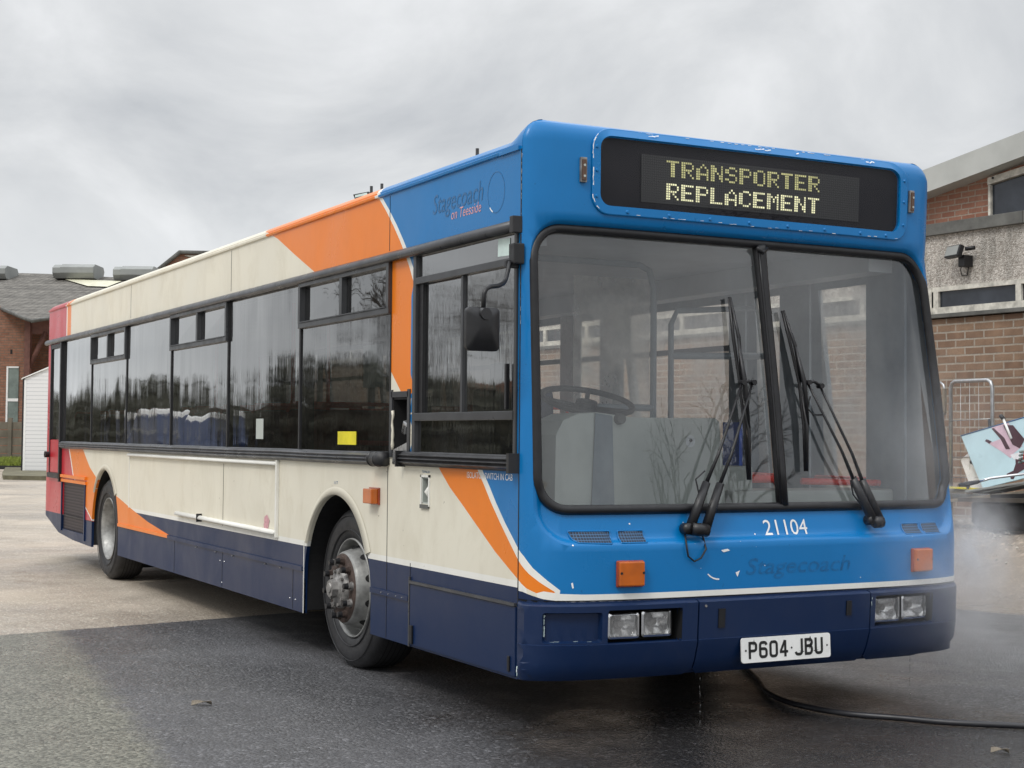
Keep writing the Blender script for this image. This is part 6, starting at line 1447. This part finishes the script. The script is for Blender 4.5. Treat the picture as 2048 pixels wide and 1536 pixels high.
b = MB(); b.box((-45.0, -10.21, 1.25), (-44.0, -10.19, 1.75)); b.box((-48.3, -10.205, 1.3), (-45.5, -10.19, 1.42), 0); b.build('van_window', 'winglass', V_)
# ------------------------------------------------------------------ pressure washer lance and its operator (mostly beyond the frame)
LN = empty('pressure_lance', (-.18, 3.66, 1.0)); tag(LN, 'steel pressure washer lance with black nozzle and red grip aimed at the bus corner', 'lance')
n0 = Vector((-.475, 3.115, 1.093)); n1 = Vector((-.425, 3.205, 1.112)); n2 = Vector((-.39, 3.28, 1.135)); n3 = Vector((-.29, 3.46, 1.163)); n4 = Vector((-.13, 3.76, 1.20))
b = MB(); b.tube([n1, n2, n3, n4], .008, 0, 8); b.build('lance_tube', 'chrome', LN)
b = MB(); b.tube([n0, n0.lerp(n1, .4), n1, n1.lerp(n2, .2)], [.010, .0145, .012, .008], 0, 10); b.tube([n0.lerp(n1, .5), n0.lerp(n1, .5)+Vector((0, 0, -.03))], .008, 0, 6); b.build('nozzle', 'rubber', LN)
b = MB(); b.tube([Vector((-.305, 3.455, 1.22)), Vector((-.30, 3.462, 1.285)), Vector((-.275, 3.50, 1.315)), Vector((-.21, 3.60, 1.30)), Vector((-.17, 3.68, 1.24)), Vector((-.16, 3.70, 1.20))], .012, 0, 8); b.tube([Vector((-.23, 3.57, 1.175)), Vector((-.15, 3.72, 1.20))], .024, 0, 10); b.build('hand_grip', 'redplastic', LN)
def skinned(name, joints, edges, mat, parent, sub=2, root=0):
    me = bpy.data.meshes.new(name); me.from_pydata([j[0] for j in joints], edges, []); o = bpy.data.objects.new(name, me); COL.objects.link(o); me.materials.append(M[mat])
    if parent: o.parent = parent; o.location = -parent.location
    o.modifiers.new('skin', 'SKIN'); 
    for i, j in enumerate(joints):
        r = j[1]; me.skin_vertices[0].data[i].radius = r if isinstance(r, tuple) else (r, r)
    for v in me.skin_vertices[0].data: v.use_root = False
    me.skin_vertices[0].data[root].use_root = True
    s_ = o.modifiers.new('smooth', 'SUBSURF'); s_.levels = s_.render_levels = sub
    return o
PO = Vector((.02, 4.02, 0)); PE = empty('person', PO); tag(PE, 'person in dark work clothes and grey gloves holding the pressure lance, mostly cut off', 'person')
f_ = Vector((-.42, -.78, 0)).normalized(); s_ = Vector((f_.y*-1, f_.x, 0)); s_ = Vector((-f_.y, f_.x, 0))*-1
def W3(f, s, z): v = PO+f_*f+s_*s; return (v.x, v.y, z)
J = [(W3(0, 0, .93), (.185, .15)), (W3(.01, 0, 1.20), (.165, .12)), (W3(.03, 0, 1.43), (.18, .12)), (W3(.03, 0, 1.52), .065),
     (W3(.04, .2, 1.44), .075), (W3(.16, .26, 1.20), .055), (W3(.40, .12, 1.17), .042),
     (W3(.04, -.2, 1.44), .075), (W3(.22, -.23, 1.24), .055), (W3(.45, -.06, 1.26), .042)]
skinned('jacket', J, [(0, 1), (1, 2), (2, 3), (2, 4), (4, 5), (5, 6), (2, 7), (7, 8), (8, 9)], 'jacket', PE)
J = [(W3(0, 0, 1.02), (.15, .12)), (W3(.01, .09, .86), .115), (W3(.08, .13, .50), .078), (W3(.03, .14, .09), .062), (W3(.01, -.09, .86), .115), (W3(-.02, -.13, .50), .078), (W3(-.16, -.14, .09), .062)]
skinned('trousers', J, [(0, 1), (1, 2), (2, 3), (0, 4), (4, 5), (5, 6)], 'trousers', PE)
for a_, s2 in ((.04, .14), (-.16, -.14)):
    J = [(W3(a_, s2, .12), .052), (W3(a_, s2, .05), .05), (W3(a_+.12, s2, .04), .045), (W3(a_+.19, s2, .035), .035)]; skinned('boot', J, [(0, 1), (1, 2), (2, 3)], 'boot', PE)
J = [(W3(.03, 0, 1.50), .055), (W3(.04, 0, 1.58), .055), (W3(.055, 0, 1.65), (.075, .085)), (W3(.06, 0, 1.73), (.078, .092)), (W3(.05, 0, 1.80), (.05, .06)), (W3(.15, 0, 1.665), .013), (W3(.125, 0, 1.69), .014)]
hd = skinned('head', J, [(0, 1), (1, 2), (2, 3), (3, 4), (3, 6), (6, 5)], 'skin', PE)
J = [(W3(-.01, 0, 1.66), (.075, .085)), (W3(.01, 0, 1.75), (.092, .102)), (W3(.035, 0, 1.815), (.075, .085))]; skinned('hair', J, [(0, 1), (1, 2)], 'hair', PE)
b = MB()
for e_ in (-.033, .033): b.cyl(W3(.135, e_, 1.70), W3(.142, e_, 1.70), .011, .008, 0, 10)
b.tube([W3(.137, -.024, 1.622), W3(.146, 0, 1.619), W3(.137, .024, 1.622)], .005, 1, 6); b.build('eyes_and_mouth', ['rubber', 'redrail'], PE)
def hand(wr, palm, grip, ax, name):
    """gloved hand: wrist -> palm, five fingers curled round the line through grip along ax"""
    wr = Vector(wr); palm = Vector(palm); grip = Vector(grip); ax = Vector(ax).normalized(); out_ = (palm-grip).normalized(); side = ax.cross(out_).normalized()
    J = [(tuple(wr), .03), (tuple(palm), (.032, .022))]; E2 = [(0, 1)]
    for k, (o_, L) in enumerate(((-.03, .9), (-.01, 1.), (.011, .97), (.031, .8))):
        base = palm+ax*o_+side*.018; i = len(J)
        for j, th in enumerate((30, 85, 140, 195)):
            a = math.radians(th*L); r = .034; J.append((tuple(grip+ax*o_+out_*math.cos(a)*r+side*math.sin(a)*r), .0105-.001*j)); E2.append((1 if j == 0 else len(J)-2, len(J)-1))
    for j, th in enumerate((-35, -85, -130)):
        a = math.radians(th); J.append((tuple(grip-ax*(.04-.008*j)+out_*math.cos(a)*.034+side*math.sin(a)*.034), .012-.001*j)); E2.append((1 if j == 0 else len(J)-2, len(J)-1))
    skinned(name, J, E2, 'glove', PE, 2, 1)
hand(W3(.45, -.06, 1.26), (-.265, 3.515, 1.275), (-.302, 3.458, 1.262), (0, .1, 1), 'gloved_hand')
hand(W3(.40, .12, 1.17), (-.165, 3.73, 1.155), (-.19, 3.645, 1.188), (n4-n3), 'gloved_hand')

# ------------------------------------------------------------------ drifting spray
def mist(name, loc, scale, dens_, rot=0, aniso=.2, nsc=2.2):
    bm = bmesh.new(); bmesh.ops.create_icosphere(bm, subdivisions=3, radius=1); me = bpy.data.meshes.new(name); bm.to_mesh(me); bm.free(); o = bpy.data.objects.new(name, me); COL.objects.link(o)
    o.location = loc; o.scale = scale; o.rotation_euler = (0, 0, rot)
    m = bpy.data.materials.new('fine_spray'); m.use_nodes = True; nt = m.node_tree; nt.nodes.clear(); out = N(nt, 'ShaderNodeOutputMaterial'); pv = N(nt, 'ShaderNodeVolumePrincipled'); pv.inputs['Color'].default_value = (.97, .98, 1, 1); pv.inputs['Anisotropy'].default_value = aniso
    t = N(nt, 'ShaderNodeTexCoord'); ln = N(nt, 'ShaderNodeVectorMath', operation='LENGTH'); lk(nt, t.outputs['Object'], ln.inputs[0])
    fo = rng(nt, ln.outputs['Value'], .15, 1, 1, 0); f2 = mul(nt, fo, fo); ns = noise(nt, t.outputs['Object'], nsc, 3, .55, .4); nr = rng(nt, ns, .34, .66, .15, 1.5)
    lk(nt, mul(nt, mul(nt, f2, nr), dens_), pv.inputs['Density']); lk(nt, pv.outputs[0], out.inputs['Volume']); me.materials.append(m); return tag(o, kind='stuff')
mist('spray_mist', (-.14, 2.90, .76), (.27, .33, .46), 6.0)
mist('spray_mist', (.46, 2.15, .72), (.28, .70, .50), 1.4)
mist('spray_mist', (.62, 1.9, 1.35), (.28, .8, .65), .65)
mist('spray_mist', (.1, 2.7, .40), (.8, 1.0, .5), .7)
# fan of water at the nozzle
b = MB(); tip = n0; tgt = [Vector((-.50, 2.66, 1.13)), Vector((-.48, 2.70, .88)), Vector((-.44, 2.70, .88)), Vector((-.46, 2.66, 1.13))]
b.add([tip+Vector((-.008, 0, .006)), tip+Vector((.008, 0, -.006))]+tgt, [(0, 2, 3), (1, 4, 5), (0, 5, 2), (0, 1, 5), (1, 0, 3), (1, 3, 4), (2, 5, 4, 3)])
m = bpy.data.materials.new('water_fan'); m.use_nodes = True; nt = m.node_tree; nt.nodes.clear(); out = N(nt, 'ShaderNodeOutputMaterial'); pv = N(nt, 'ShaderNodeVolumePrincipled'); pv.inputs['Density'].default_value = 12; pv.inputs['Color'].default_value = (.98, .98, 1, 1); lk(nt, pv.outputs[0], out.inputs['Volume'])
tag(b.build('water_fan', m), kind='stuff')
b = MB(); random.seed(31)
for (x, y) in ((.16, .88), (.12, 2.2)):
    z = .27
    while z > .02:
        L = random.uniform(.01, .05); b.tube([(x+random.gauss(0, .002), y+random.gauss(0, .002), z), (x, y, max(.006, z-L))], .0016, 0, 5); z -= L+random.uniform(.005, .03)
tag(b.build('water_drips', M['lens']), kind='stuff')
